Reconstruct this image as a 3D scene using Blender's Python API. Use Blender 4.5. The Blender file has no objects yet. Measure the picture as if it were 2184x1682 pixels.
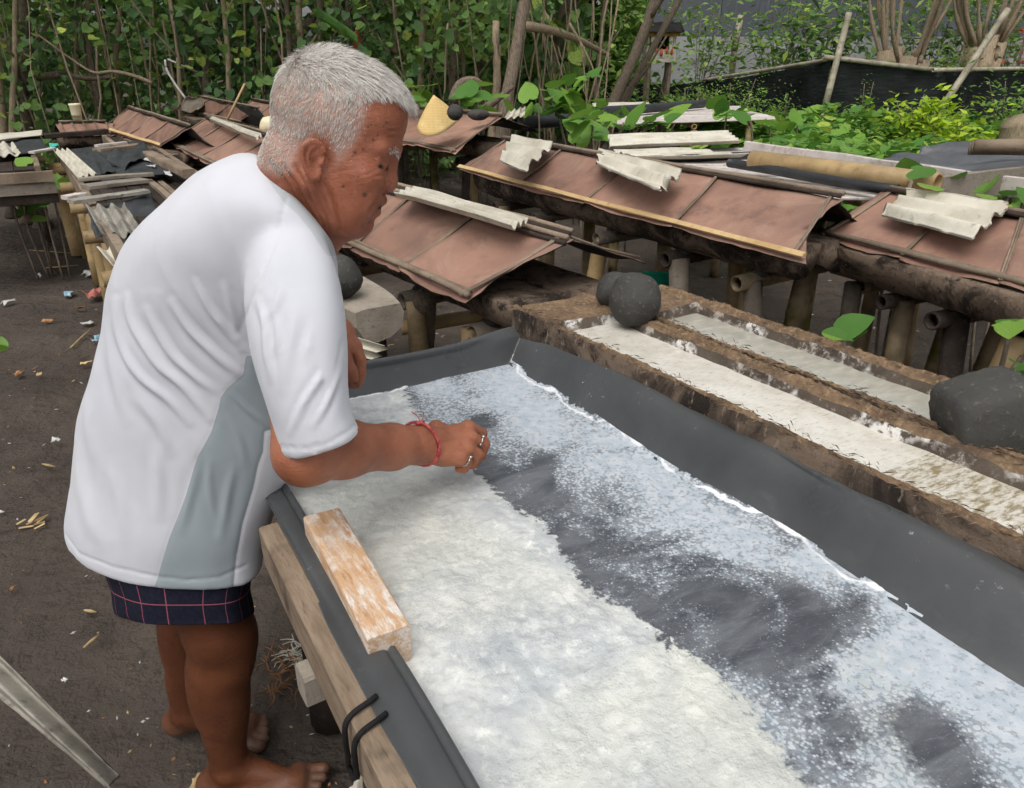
import bpy, math, random
import numpy as np
from mathutils import Vector
random.seed(7); RNG = np.random.default_rng(7)
SC = bpy.context.scene
COL = SC.collection
# ------------------------------------------------------------------ camera
PITCH = math.radians(24.17); CH = 1.5; FPX = 1640.0
CP, SP = math.cos(PITCH), math.sin(PITCH)
cam_d = bpy.data.cameras.new('camera'); cam = bpy.data.objects.new('camera', cam_d); COL.objects.link(cam)
cam.location = (0, 0, CH); cam.rotation_euler = (math.pi/2 - PITCH, 0, 0)
cam_d.sensor_fit = 'HORIZONTAL'; cam_d.sensor_width = 36; cam_d.lens = 36*FPX/2184
cam_d.clip_start = 0.02; cam_d.clip_end = 600
SC.camera = cam
# ------------------------------------------------------------------ sky and sun (overcast)
SUN_EL, SUN_AZ = math.radians(62), math.radians(200)
world = bpy.data.worlds.new('World'); SC.world = world; world.use_nodes = True
wn = world.node_tree.nodes; wl = world.node_tree.links
sky = wn.new('ShaderNodeTexSky'); sky.sky_type = 'NISHITA'; sky.sun_disc = False
sky.sun_elevation = SUN_EL; sky.sun_rotation = SUN_AZ; sky.dust_density = 4; sky.air_density = 1.0
hsv = wn.new('ShaderNodeHueSaturation'); hsv.inputs['Saturation'].default_value = 0.16
wl.new(sky.outputs[0], hsv.inputs['Color'])
bg = wn['Background']; wl.new(hsv.outputs[0], bg.inputs[0]); bg.inputs[1].default_value = 0.15
sun_d = bpy.data.lights.new('sun', 'SUN'); sun = bpy.data.objects.new('sun', sun_d); COL.objects.link(sun)
sun_d.energy = 1.5; sun_d.angle = math.radians(50); sun_d.color = (1.0, 0.965, 0.91)
sdir = Vector((math.sin(SUN_AZ)*math.cos(SUN_EL), math.cos(SUN_AZ)*math.cos(SUN_EL), math.sin(SUN_EL)))
sun.rotation_euler = sdir.to_track_quat('Z', 'Y').to_euler(); sun.location = (0, 0, 20)
SC.view_settings.view_transform = 'Standard'; SC.view_settings.look = 'None'
SC.view_settings.exposure = -0.04; SC.view_settings.gamma = 1.0
SC.cycles.use_adaptive_sampling = True; SC.cycles.adaptive_threshold = 0.03; SC.cycles.adaptive_min_samples = 12
SC.cycles.max_bounces = 4; SC.cycles.diffuse_bounces = 2; SC.cycles.glossy_bounces = 2
SC.cycles.transmission_bounces = 3; SC.cycles.transparent_max_bounces = 6
SC.cycles.use_denoising = True
# ------------------------------------------------------------------ helpers
def A(*p): return np.array(p, float)
def ray(vx, vy):
    dx, dy = (vx-1092)/FPX, (841-vy)/FPX
    return A(dx, CP+dy*SP, -SP+dy*CP)
def Z(vx, vy, z):                      # survey point of the photograph on the level z
    r = ray(vx, vy); t = (z-CH)/r[2]; return A(0, 0, CH)+t*r
def D(vx, vy, d): return A(0, 0, CH)+d*ray(vx, vy)
def Yp(vx, vy, y):
    r = ray(vx, vy); return A(0, 0, CH)+r*(y/r[1])
def proj(V):
    x, y, z = V[:, 0], V[:, 1], V[:, 2]-CH
    d = y*CP-z*SP; u = z*CP+y*SP
    return np.stack([1092+FPX*x/d, 841-FPX*u/d], 1), d
UD = A(-.521, .853, 0); VD = A(.853, .521, 0)
def UV(u, v, z): return UD*u+VD*v+A(0, 0, z)
def unit(v):
    n = np.linalg.norm(v); return v/n if n > 1e-12 else v
def link(o): COL.objects.link(o); return o
def tagp(o, label=None, cat=None, group=None, kind=None):
    if label: o['label'] = label
    if cat: o['category'] = cat
    if group: o['group'] = group
    if kind: o['kind'] = kind
    return o
def thing(name, label, cat, loc=(0, 0, 0), group=None):
    o = link(bpy.data.objects.new(name, None)); o.location = tuple(loc); o.empty_display_size = .05
    return tagp(o, label, cat, group)
def wloc(o):
    p = np.zeros(3)
    while o is not None:
        p = p+np.array(o.location); o = o.parent
    return p
def mesh(name, V, F, mat=None, parent=None, smooth=True, mi=None, attrs=None, loc=None):
    V = np.asarray(V, float)
    base = wloc(parent) if parent is not None else (np.asarray(loc, float) if loc is not None else V.mean(0)*A(1, 1, 0)+A(0, 0, V[:, 2].min()))
    me = bpy.data.meshes.new(name)
    Vl = V-base
    if isinstance(F, np.ndarray):
        n, k = F.shape
        me.vertices.add(len(Vl)); me.vertices.foreach_set('co', Vl.astype(np.float32).ravel())
        me.loops.add(n*k); me.loops.foreach_set('vertex_index', F.astype(np.int32).ravel())
        me.polygons.add(n); me.polygons.foreach_set('loop_start', np.arange(0, n*k, k, dtype=np.int32))
        me.update(calc_edges=True)
    else:
        me.from_pydata([tuple(v) for v in Vl], [], [tuple(int(i) for i in f) for f in F]); me.update()
    for m in (mat if isinstance(mat, (list, tuple)) else [mat]):
        if m is not None: me.materials.append(m)
    if mi is not None: me.polygons.foreach_set('material_index', np.asarray(mi, np.int32))
    me.polygons.foreach_set('use_smooth', np.full(len(me.polygons), bool(smooth)))
    for k, a in (attrs or {}).items():
        at = me.attributes.new(k, 'FLOAT', 'POINT'); at.data.foreach_set('value', np.asarray(a, np.float32))
    o = link(bpy.data.objects.new(name, me))
    if parent is not None: o.parent = parent
    else: o.location = tuple(base)
    return o
class MB:                               # collects pieces of ONE part
    def __init__(s): s.V = []; s.F = []; s.n = 0; s.mi = []
    def add(s, V, F, mi=0):
        V = np.asarray(V, float); s.V.append(V)
        for f in F: s.F.append(tuple(int(i)+s.n for i in f)); s.mi.append(mi)
        s.n += len(V); return s
    def build(s, name, mat, parent=None, smooth=True, **k):
        return mesh(name, np.concatenate(s.V), s.F, mat, parent, smooth, mi=s.mi, **k)
def frame(d, up=(0, 0, 1)):
    d = unit(np.asarray(d, float)); up = np.asarray(up, float)
    s = np.cross(d, up)
    if np.linalg.norm(s) < 1e-4: s = np.cross(d, A(1, 0, 0))
    s = unit(s); return d, s, np.cross(s, d)
def box_geo(a, b, w, h, bev=.12, jit=0, up=(0, 0, 1)):      # beam from a to b, w sideways, h upwards, chamfered
    a = np.asarray(a, float); b = np.asarray(b, float); d, s, t = frame(b-a, up)
    c = min(w, h)*bev
    pr = [(-w/2+c, -h/2), (w/2-c, -h/2), (w/2, -h/2+c), (w/2, h/2-c), (w/2-c, h/2), (-w/2+c, h/2), (-w/2, h/2-c), (-w/2, -h/2+c)]
    L = np.linalg.norm(b-a); n = max(2, min(9, int(L/.25)+2)); V = []
    for i in range(n):
        f = i/(n-1); p = a+(b-a)*f
        j = s*random.uniform(-jit, jit)+t*random.uniform(-jit, jit)
        for x, y in pr:
            V.append(p+j+s*(x+random.uniform(-jit, jit)*.5)+t*(y+random.uniform(-jit, jit)*.5))
    F = []
    for i in range(n-1):
        for k in range(8):
            q = (k+1) % 8; F.append((i*8+k, i*8+q, i*8+8+q, i*8+8+k))
    F.append(tuple(range(7, -1, -1))); F.append(tuple((n-1)*8+k for k in range(8)))
    return np.array(V), F
def tube_geo(pts, rad, n=8, cap=True, flat=1.0, up=(0, 0, 1)):
    pts = [np.asarray(p, float) for p in pts]
    if np.isscalar(rad): rad = [rad]*len(pts)
    V = []; F = []
    for i, p in enumerate(pts):
        d = pts[min(i+1, len(pts)-1)]-pts[max(i-1, 0)]
        d, s, t = frame(d, up)
        for k in range(n):
            a = 2*math.pi*k/n; V.append(p+rad[i]*(s*math.cos(a)+t*math.sin(a)*flat))
    for i in range(len(pts)-1):
        for k in range(n):
            q = (k+1) % n; F.append((i*n+k, i*n+q, (i+1)*n+q, (i+1)*n+k))
    if cap: F.append(tuple(range(n-1, -1, -1))); F.append(tuple((len(pts)-1)*n+k for k in range(n)))
    return np.array(V), F
def bend(pts, sub=5):                   # Catmull-Rom through the points
    P = [np.asarray(p, float) for p in pts]; P = [2*P[0]-P[1]]+P+[2*P[-1]-P[-2]]; out = []
    for i in range(1, len(P)-2):
        for k in range(sub):
            t = k/sub; a, b, c, d = P[i-1:i+3]
            out.append(.5*((2*b)+(-a+c)*t+(2*a-5*b+4*c-d)*t*t+(-a+3*b-3*c+d)*t**3))
    out.append(P[-2]); return out
def lerp(a, b, t): return a+(b-a)*t
def patch_geo(c00, c10, c11, c01, nu, nv, disp=None, thick=.004, edge=None):
    """sheet between four corners; disp(u,v)->height along the normal; edge(u,v)->(du,dv) ragged outline; real thickness"""
    c = [np.asarray(q, float) for q in (c00, c10, c11, c01)]
    n = unit(np.cross(c[1]-c[0], c[3]-c[0]))
    if n[2] < 0: n = -n
    T = []
    for j in range(nv+1):
        for i in range(nu+1):
            u, v = i/nu, j/nv
            if edge: du, dv = edge(u, v)
            else: du = dv = 0
            uu, vv = u+du, v+dv
            p = (c[0]*(1-uu)+c[1]*uu)*(1-vv)+(c[3]*(1-uu)+c[2]*uu)*vv
            if disp: p = p+n*disp(u, v)
            T.append(p)
    T = np.array(T); B = T-n*thick; N = len(T); F = []; mi = []
    w = nu+1
    flip = np.dot(np.cross(c[1]-c[0], c[3]-c[0]), n) < 0
    def q(*f):
        F.append(f[::-1] if flip else f)
    for j in range(nv):
        for i in range(nu):
            a = j*w+i; q(a, a+1, a+w+1, a+w); mi.append(0)
    for j in range(nv):
        for i in range(nu):
            a = N+j*w+i; q(a+w, a+w+1, a+1, a); mi.append(1)
    for i in range(nu):
        q(i, N+i, N+i+1, i+1); a = nv*w+i; q(a+1, N+a+1, N+a, a); mi += [1, 1]
    for j in range(nv):
        a = j*w; q(a+w, N+a+w, N+a, a); a = j*w+nu; q(a, N+a, N+a+w, a+w); mi += [1, 1]
    return np.concatenate([T, B]), F, mi
_pn = RNG.uniform(-1, 1, (64, 64))
def n2(x, y):                            # smooth value noise
    xi, yi = math.floor(x), math.floor(y); fx, fy = x-xi, y-yi
    fx = fx*fx*(3-2*fx); fy = fy*fy*(3-2*fy); g = lambda a, b: _pn[a % 64, b % 64]
    return (g(xi, yi)*(1-fx)+g(xi+1, yi)*fx)*(1-fy)+(g(xi, yi+1)*(1-fx)+g(xi+1, yi+1)*fx)*fy
def n2a(x, y):
    xi = np.floor(x).astype(int); yi = np.floor(y).astype(int); fx = x-xi; fy = y-yi
    fx = fx*fx*(3-2*fx); fy = fy*fy*(3-2*fy)
    g = lambda a, b: _pn[a % 64, b % 64]
    return (g(xi, yi)*(1-fx)+g(xi+1, yi)*fx)*(1-fy)+(g(xi, yi+1)*(1-fx)+g(xi+1, yi+1)*fx)*fy
def n3a(P, s):                           # cheap 3-D noise from three 2-D slices
    x, y, z = P[:, 0]*s, P[:, 1]*s, P[:, 2]*s
    return (n2a(x+7.3, y+3.1)+n2a(y+11.7, z+5.9)+n2a(z+2.2, x+17.5))/3*1.6
def fbm2(x, y, o=4):
    r = 0; a = 1.0
    for k in range(o): r = r+a*n2a(x*2**k+k*13.7, y*2**k+k*7.1); a *= .5
    return r/1.6
def segdist(P, poly):                    # distance of 2-D points to a polyline, and the parameter along it
    best = np.full(len(P), 1e9); par = np.zeros(len(P)); poly = np.asarray(poly, float); n = len(poly)-1
    for i in range(n):
        a, b = poly[i], poly[i+1]; ab = b-a
        t = np.clip(((P-a)@ab)/(ab@ab+1e-12), 0, 1); d = np.linalg.norm(P-(a+t[:, None]*ab), axis=1)
        m = d < best; best[m] = d[m]; par[m] = (i+t[m])/n
    return best, par
def polysd(P, poly):                     # signed distance to a closed polygon, inside positive
    poly = np.asarray(poly, float); d, _ = segdist(P, np.vstack([poly, poly[:1]]))
    ins = np.zeros(len(P), bool); n = len(poly)
    for i in range(n):
        (x1, y1), (x2, y2) = poly[i], poly[(i+1) % n]
        c = ((y1 > P[:, 1]) != (y2 > P[:, 1])) & (P[:, 0] < (x2-x1)*(P[:, 1]-y1)/(y2-y1+1e-12)+x1)
        ins ^= c
    return np.where(ins, d, -d)
def sstep(x, a, b):
    t = np.clip((x-a)/(b-a), 0, 1); return t*t*(3-2*t)
# ------------------------------------------------------------------ materials
def srgb(r, g, b):
    f = lambda c: (c/255/12.92) if c/255 <= .04045 else ((c/255+.055)/1.055)**2.4
    return (f(r), f(g), f(b), 1)
def _c(c): return tuple(c) if len(c) == 4 else tuple(c)+(1,)
class NT:
    def __init__(s, name):
        s.m = bpy.data.materials.new(name); s.m.use_nodes = True; s.t = s.m.node_tree; s.p = s.t.nodes['Principled BSDF']
        s.tc = s.t.nodes.new('ShaderNodeTexCoord')
    def n(s, k, **kw):
        nd = s.t.nodes.new(k)
        for a, v in kw.items(): setattr(nd, a, v)
        return nd
    def l(s, a, b): s.t.links.new(a, b)
    def vec(s, stretch=None, coord='Object'):
        if stretch is None: return s.tc.outputs[coord]
        src = s.tc.outputs[coord]
        if len(stretch) == 4:
            rt = s.n('ShaderNodeMapping'); rt.inputs['Rotation'].default_value = (0, 0, stretch[3]); s.l(src, rt.inputs[0]); src = rt.outputs[0]
        mp = s.n('ShaderNodeMapping'); mp.inputs['Scale'].default_value = stretch[:3]
        s.l(src, mp.inputs[0]); return mp.outputs[0]
    def noise(s, scale, detail=4, rough=.55, stretch=None, dist=0):
        nd = s.n('ShaderNodeTexNoise'); nd.inputs['Scale'].default_value = scale; nd.inputs['Detail'].default_value = detail
        nd.inputs['Roughness'].default_value = rough; nd.inputs['Distortion'].default_value = dist
        s.l(s.vec(stretch), nd.inputs['Vector']); return nd.outputs[0]
    def vor(s, scale, feature='F1', stretch=None):
        nd = s.n('ShaderNodeTexVoronoi', feature=feature); nd.inputs['Scale'].default_value = scale
        s.l(s.vec(stretch), nd.inputs['Vector']); return nd.outputs['Distance']
    def ramp(s, x, lo, hi, a=0., b=1.):
        nd = s.n('ShaderNodeMapRange', interpolation_type='SMOOTHSTEP'); s.l(x, nd.inputs[0])
        nd.inputs[1].default_value = lo; nd.inputs[2].default_value = hi; nd.inputs[3].default_value = a; nd.inputs[4].default_value = b
        return nd.outputs[0]
    def math(s, op, a, b=None):
        nd = s.n('ShaderNodeMath', operation=op)
        for i, q in enumerate((a, b)):
            if q is None: continue
            if isinstance(q, (int, float)): nd.inputs[i].default_value = q
            else: s.l(q, nd.inputs[i])
        return nd.outputs[0]
    def mix(s, f, a, b):
        nd = s.n('ShaderNodeMix', data_type='RGBA')
        if isinstance(f, (int, float)): nd.inputs[0].default_value = f
        else: s.l(f, nd.inputs[0])
        for i, q in ((6, a), (7, b)):
            if isinstance(q, (tuple, list)): nd.inputs[i].default_value = _c(q)
            else: s.l(q, nd.inputs[i])
        return nd.outputs[2]
    def attr(s, name):
        nd = s.n('ShaderNodeAttribute', attribute_name=name); return nd.outputs['Fac']
    def rnd(s, col, amt):
        oi = s.n('ShaderNodeObjectInfo'); h = s.n('ShaderNodeHueSaturation')
        v = s.ramp(oi.outputs['Random'], 0, 1, 1-amt, 1+amt); s.l(v, h.inputs['Value'])
        if isinstance(col, (tuple, list)): h.inputs['Color'].default_value = _c(col)
        else: s.l(col, h.inputs['Color'])
        return h.outputs[0]
    def bump(s, h, strength=.3, dist=.01, prev=None):
        nd = s.n('ShaderNodeBump'); nd.inputs['Strength'].default_value = strength; nd.inputs['Distance'].default_value = dist
        s.l(h, nd.inputs['Height'])
        if prev is not None: s.l(prev, nd.inputs['Normal'])
        return nd.outputs[0]
    def out(s, col=None, rough=.7, normal=None, spec=.3, metal=0):
        if col is not None:
            if isinstance(col, (tuple, list)): s.p.inputs['Base Color'].default_value = _c(col)
            else: s.l(col, s.p.inputs['Base Color'])
        if isinstance(rough, (int, float)): s.p.inputs['Roughness'].default_value = rough
        else: s.l(rough, s.p.inputs['Roughness'])
        if normal is not None: s.l(normal, s.p.inputs['Normal'])
        s.p.inputs['Specular IOR Level'].default_value = spec; s.p.inputs['Metallic'].default_value = metal
        return s.m
def simple(name, col, col2=None, scale=8, lo=.35, hi=.7, rough=.75, stretch=None, col3=None, s3=30, b=(60, .3, .004), spec=.25, rnd=0, metal=0, lo3=.5, hi3=.75):
    t = NT(name); c = _c(col)
    if col2 is not None: c = t.mix(t.ramp(t.noise(scale, 5, .6, stretch), lo, hi), c, col2)
    if col3 is not None: c = t.mix(t.ramp(t.noise(s3, 6, .65, stretch), lo3, hi3), c, col3)
    if rnd: c = t.rnd(c, rnd)
    nm = t.bump(t.noise(b[0], 5, .6, stretch), b[1], b[2]) if b else None
    return t.out(c, rough, nm, spec, metal)
GR = (9, 9, 1)
MT = {}
# dark volcanic sand
t = NT('volcanic_sand')
c = t.mix(t.ramp(t.noise(1.6, 6, .6), .35, .7), srgb(77, 69, 63), srgb(96, 87, 79))
c = t.mix(t.ramp(t.noise(9, 6, .7), .52, .8), c, srgb(60, 54, 50))
c = t.mix(t.ramp(t.noise(240, 2, .6), .55, .8), c, srgb(110, 102, 92))
sp = t.math('LESS_THAN', t.vor(55), .085)
sp = t.math('MULTIPLY', sp, t.math('GREATER_THAN', t.noise(3.1, 3, .6), .55))
c = t.mix(t.math('MULTIPLY', sp, .6), c, srgb(170, 160, 145))
nm = t.bump(t.noise(300, 3, .7), .45, .004); nm = t.bump(t.noise(30, 6, .7), .8, .02, nm); nm = t.bump(t.noise(9, 4, .6), .7, .06, nm)
MT['sand'] = t.out(c, .92, nm, .15)
# rust-brown rubberised sheet
t = NT('rust_sheet')
c = t.mix(t.ramp(t.noise(1.7, 5, .6), .3, .72), srgb(158, 121, 104), srgb(130, 102, 89))
c = t.mix(t.ramp(t.noise(5, 6, .7, (1, 1, 1)), .46, .78), c, srgb(104, 82, 73))
c = t.mix(t.ramp(t.noise(.9, 4, .6, None, .6), .5, .72), c, srgb(104, 86, 78))
c = t.mix(t.math('MULTIPLY', t.ramp(t.noise(3, 5, .7, None, .8), .48, .72), .6), c, srgb(172, 144, 126))
c = t.mix(t.ramp(t.noise(40, 5, .75), .60, .82), c, srgb(184, 150, 132))
c = t.rnd(c, .14)
nm = t.bump(t.noise(14, 5, .6), .25, .02); nm = t.bump(t.noise(220, 3, .6), .15, .002, nm)
MT['rust'] = t.out(c, t.ramp(t.noise(4, 4), .3, .7, .5, .72), nm, .25)
MT['under'] = simple('sheet_underside', srgb(30, 29, 28), srgb(48, 45, 43), 6)
MT['tarp'] = simple('grey_tarpaulin', srgb(92, 94, 97), srgb(76, 78, 81), 5, rough=.42, b=(16, .4, .02), spec=.4)
MT['corr'] = simple('fibre_cement', srgb(208, 203, 188), srgb(178, 171, 154), 5, .35, .75, .85, col3=srgb(120, 115, 103), s3=26, b=(120, .4, .004), rnd=.08, lo3=.56, hi3=.8)
MT['corr_grey'] = simple('weathered_fibre_cement', srgb(168, 163, 152), srgb(128, 123, 114), 7, .35, .7, .9, col3=srgb(92, 88, 80), s3=30, b=(150, .5, .004), rnd=.1)
def woodm(name, a, b, c3, sc=5, rnd=.12, bst=.5):
    t = NT(name); st = (1, 1, 1)
    c = t.mix(t.ramp(t.noise(sc, 5, .6), .3, .7), a, b)
    c = t.mix(t.ramp(t.noise(sc*7, 6, .7), .52, .8), c, c3); c = t.rnd(c, rnd)
    nm = t.bump(t.noise(sc*16, 6, .7), bst, .006)
    return t.out(c, .85, nm, .2)
MT['wood'] = woodm('weathered_wood', srgb(150, 134, 116), srgb(118, 103, 88), srgb(86, 74, 62))
MT['wood_dark'] = woodm('dark_wood', srgb(70, 60, 53), srgb(48, 41, 37), srgb(98, 86, 74))
MT['wood_grey'] = woodm('grey_board', srgb(164, 155, 142), srgb(134, 125, 112), srgb(94, 86, 77), 6, .12, .9)
MT['lath'] = woodm('pale_lath', srgb(204, 176, 130), srgb(180, 150, 106), srgb(140, 112, 80), 4)
t = NT('bamboo')
c = t.mix(t.ramp(t.noise(5, 5, .6), .35, .7), srgb(176, 150, 108), srgb(140, 118, 84))
c = t.mix(t.ramp(t.noise(22, 6, .7), .52, .78), c, srgb(104, 88, 66)); c = t.rnd(c, .22)
MT['bamboo'] = t.out(c, .55, t.bump(t.noise(60, 4), .25, .003), .35)
t = NT('mossy_bamboo')
c = t.mix(t.ramp(t.noise(6, 5, .6), .35, .65), srgb(150, 130, 102), srgb(96, 84, 62))
c = t.mix(t.ramp(t.noise(3.2, 4, .6), .5, .62), c, srgb(92, 88, 32))
c = t.mix(t.ramp(t.noise(9, 5, .7), .55, .75), c, srgb(48, 42, 34)); c = t.rnd(c, .25)
MT['bamboo_moss'] = t.out(c, .6, t.bump(t.noise(60, 4), .3, .003), .3)
MT['post_grey'] = woodm('grey_post', srgb(128, 118, 106), srgb(96, 87, 77), srgb(66, 58, 50), 6, .25)
MT['pole'] = simple('grey_bamboo', srgb(172, 164, 146), srgb(138, 130, 112), 6, rough=.6, col3=srgb(104, 98, 84), s3=18, rnd=.1, b=(40, .4, .005))
MT['slat'] = simple('bleached_bamboo', srgb(214, 206, 200), srgb(186, 176, 168), 6, rough=.6, col3=srgb(150, 138, 130), s3=22, rnd=.1, b=(60, .3, .003))
t = NT('charred_trunk')
c = t.mix(t.ramp(t.noise(4.5, 5, .65, None, .8), .40, .58), srgb(52, 45, 40), srgb(124, 107, 92))
c = t.mix(t.ramp(t.noise(26, 6, .75), .50, .70), c, srgb(40, 35, 32))
c = t.mix(t.ramp(t.noise(60, 5, .7, (1, 1, .4)), .56, .74), c, srgb(160, 142, 124))
MT['trunk'] = t.out(c, .88, t.bump(t.noise(40, 6, .7), .9, .010), .2)
# coconut rim: brown fibre
t = NT('coconut_fibre')
c = t.mix(t.ramp(t.noise(18, 6, .7), .3, .7), srgb(150, 125, 100), srgb(102, 85, 70))
c = t.mix(t.ramp(t.noise(90, 5, .7), .48, .72), c, srgb(176, 150, 118))
c = t.mix(t.ramp(t.noise(6, 5, .6), .48, .72), c, srgb(90, 77, 68))
MT['fibre'] = t.out(c, .95, t.bump(t.noise(160, 5, .75), .9, .006), .1)
MT['stone'] = simple('basalt', srgb(74, 73, 70), srgb(54, 53, 52), 9, .35, .7, .88, col3=srgb(122, 116, 102), s3=70, b=(70, .5, .006), lo3=.54, hi3=.78)
MT['rubber'] = simple('black_rubber', srgb(62, 65, 68), srgb(48, 50, 53), 5, rough=.5, b=(30, .2, .01), spec=.4, col3=srgb(92, 92, 90), s3=14, lo3=.6, hi3=.9)
MT['pipe'] = simple('black_hose', srgb(50, 52, 55), srgb(38, 40, 42), 8, rough=.45, b=(40, .15, .004), spec=.4)
t = NT('black_shade_net')
c = t.mix(t.ramp(t.noise(2, 4, .6), .3, .7), srgb(28, 31, 31), srgb(44, 48, 48))
MT['net'] = t.out(c, .75, t.bump(t.noise(5, 4, .6, (1, 1, 5)), .5, .05), .2)
MT['bark'] = simple('bark', srgb(140, 126, 110), srgb(100, 88, 76), 9, .35, .7, .9, GR[:2]+(2,), srgb(150, 138, 122), 14, (40, .7, .01), rnd=.22, lo3=.55, hi3=.8)
MT['bark_pale'] = simple('pale_bark', srgb(166, 150, 126), srgb(130, 113, 92), 8, .35, .7, .9, GR[:2]+(2,), srgb(96, 82, 68), 14, (40, .7, .01), rnd=.12, lo3=.55, hi3=.8)
MT['white_pvc'] = simple('white_pipe', srgb(222, 222, 216), srgb(190, 188, 180), 12, rough=.45)
MT['cream'] = simple('cream_plastic', srgb(226, 216, 180), srgb(206, 194, 158), 10, rough=.5)
MT['plastic_white'] = simple('white_litter', srgb(215, 215, 212), srgb(176, 176, 174), 20, rough=.5)
MT['plastic_pink'] = simple('pink_plastic', srgb(196, 126, 112), srgb(166, 98, 88), 12, rough=.5)
MT['plastic_blue'] = simple('blue_plastic', srgb(130, 178, 200), srgb(190, 205, 210), 12, rough=.5)
MT['plastic_teal'] = simple('teal_plastic', srgb(22, 132, 104), srgb(14, 104, 84), 5, rough=.5)
MT['plastic_mint'] = simple('mint_plastic', srgb(90, 205, 185), srgb(70, 180, 160), 5, rough=.5)
MT['cord'] = simple('black_cord', srgb(34, 32, 32), srgb(22, 21, 21), 60, rough=.8)
MT['string'] = simple('pale_string', srgb(206, 190, 160), srgb(170, 150, 120), 60, rough=.8)
MT['dryleaf'] = simple('dry_leaf', srgb(168, 122, 84), srgb(120, 84, 58), 20, rough=.8, rnd=.3)
MT['straw'] = simple('straw_scrap', srgb(200, 176, 130), srgb(160, 134, 94), 20, rough=.8, rnd=.2)
def leafm(name, a, b, c3, trans=.35):
    t = NT(name); v = t.attr('rv')
    c = t.mix(t.ramp(v, .1, .75), a, b); c = t.mix(t.ramp(v, .82, .98), c, c3)
    c = t.mix(t.ramp(t.noise(25, 3), .45, .8), c, a)
    t.out(c, .5, None, .35)
    tr = t.n('ShaderNodeBsdfTranslucent'); t.l(c, tr.inputs[0]); mx = t.n('ShaderNodeMixShader'); mx.inputs[0].default_value = trans
    o = t.t.nodes['Material Output']; t.l(t.p.outputs[0], mx.inputs[1]); t.l(tr.outputs[0], mx.inputs[2]); t.l(mx.outputs[0], o.inputs[0])
    return t.m
MT['leaf_dark'] = leafm('thicket_leaf', srgb(76, 108, 62), srgb(132, 166, 84), srgb(184, 200, 92))
MT['leaf_mid'] = leafm('creeper_leaf', srgb(88, 134, 58), srgb(132, 174, 70), srgb(182, 198, 84))
MT['leaf_lime'] = leafm('lime_leaf', srgb(140, 172, 40), srgb(178, 204, 50), srgb(206, 220, 84))
MT['leaf_fine'] = leafm('fine_leaf', srgb(96, 134, 64), srgb(140, 172, 80), srgb(176, 196, 100))
MT['leaf_red'] = leafm('red_leaf', srgb(170, 60, 44), srgb(204, 84, 56), srgb(150, 120, 90))
MT['leaf_dry'] = leafm('dead_leaf', srgb(128, 104, 78), srgb(158, 130, 96), srgb(178, 150, 112))
# ================================================================== ground
g_n = 150
gx = np.concatenate([np.linspace(-4.5, 4.5, g_n), A(6, 9, 14, 25, 60, 150), -A(6, 9, 14, 25, 60, 150)]); gx.sort()
gy = np.concatenate([np.linspace(-1.5, 8, g_n), A(10, 13, 18, 30, 60, 150, 300, -4, -10, -40)]); gy.sort()
GX, GY = np.meshgrid(gx, gy); gz = .016*fbm2(GX.ravel()*2.2, GY.ravel()*2.2, 4)+.010*n2a(GX.ravel()*8, GY.ravel()*8)-.012
V = np.stack([GX.ravel(), GY.ravel(), gz], 1); w = len(gx)
ii, jj = np.meshgrid(np.arange(w-1), np.arange(len(gy)-1)); a = (jj*w+ii).ravel()
ground = mesh('ground', V, np.stack([a, a+1, a+w+1, a+w], 1), MT['sand'], loc=(0, 0, 0)); ground['kind'] = 'structure'
# ================================================================== lined salt bed
bed = thing('salt_bed', 'long timber framed evaporation bed lined with dark grey rubber sheet', 'salt bed', UV(.6, .6, 0))
t = NT('rubber_liner')
c = t.mix(t.ramp(t.noise(3, 5, .6), .3, .7), srgb(62, 64, 65), srgb(78, 79, 80))
c = t.mix(t.ramp(t.noise(7, 6, .7, (1, 1, 1), 1.2), .6, .82), c, srgb(98, 99, 98))
sp = t.math('MULTIPLY', t.ramp(t.noise(60, 5, .75), .62, .70), t.ramp(t.noise(6, 3), .50, .62))
c = t.mix(t.math('MULTIPLY', sp, .7), c, srgb(190, 194, 198))
nm = t.bump(t.noise(9, 4, .5), .25, .02); nm = t.bump(t.noise(150, 3), .08, .002, nm)
MT['liner'] = t.out(c, t.ramp(t.noise(5, 4), .3, .7, .26, .48), nm, .5)
uu = np.concatenate([np.linspace(-.4, 1.5, 150), np.linspace(1.505, 1.60, 26)])
vv = np.concatenate([np.linspace(.198, .300, 44), np.linspace(.315, .90, 30), np.linspace(.905, 1.03, 30)])
U, Vv = np.meshgrid(uu, vv); U = U.ravel(); Vv = Vv.ravel()
wob = .008*n2a(U*3.1, U*0+2.2)
sh_u = wob*.6+.030*np.clip(U-.72, -.8, .1)
lr = .036*sstep(.282-Vv+sh_u, 0, .018)+.0045*np.exp(-((Vv-.265-sh_u)/.0035)**2)-.003*np.exp(-((Vv-.257-sh_u)/.003)**2)+.004*np.exp(-((Vv-.245)/.02)**2)
rr = (.092+.012*n2a(U*2.3, U*0+9.1))*sstep(Vv-.945-wob*2, -.02, .075)
fr = (.088+.014*n2a(Vv*4.1, Vv*0+4.4))*sstep(U, 1.555, 1.60)
fold = np.abs(n2a(U*7+Vv*5, Vv*3-U*2))
zz = .760+np.maximum(np.maximum(lr, rr), fr)+.003*n2a(U*5, Vv*5)+.006*(.35-fold)*sstep(Vv, .97, 1.0)+.004*(.35-fold)*sstep(U, 1.56, 1.59)
edge_u = U+np.where(U > 1.59, .012*n2a(Vv*5, Vv*0), 0)
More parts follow.
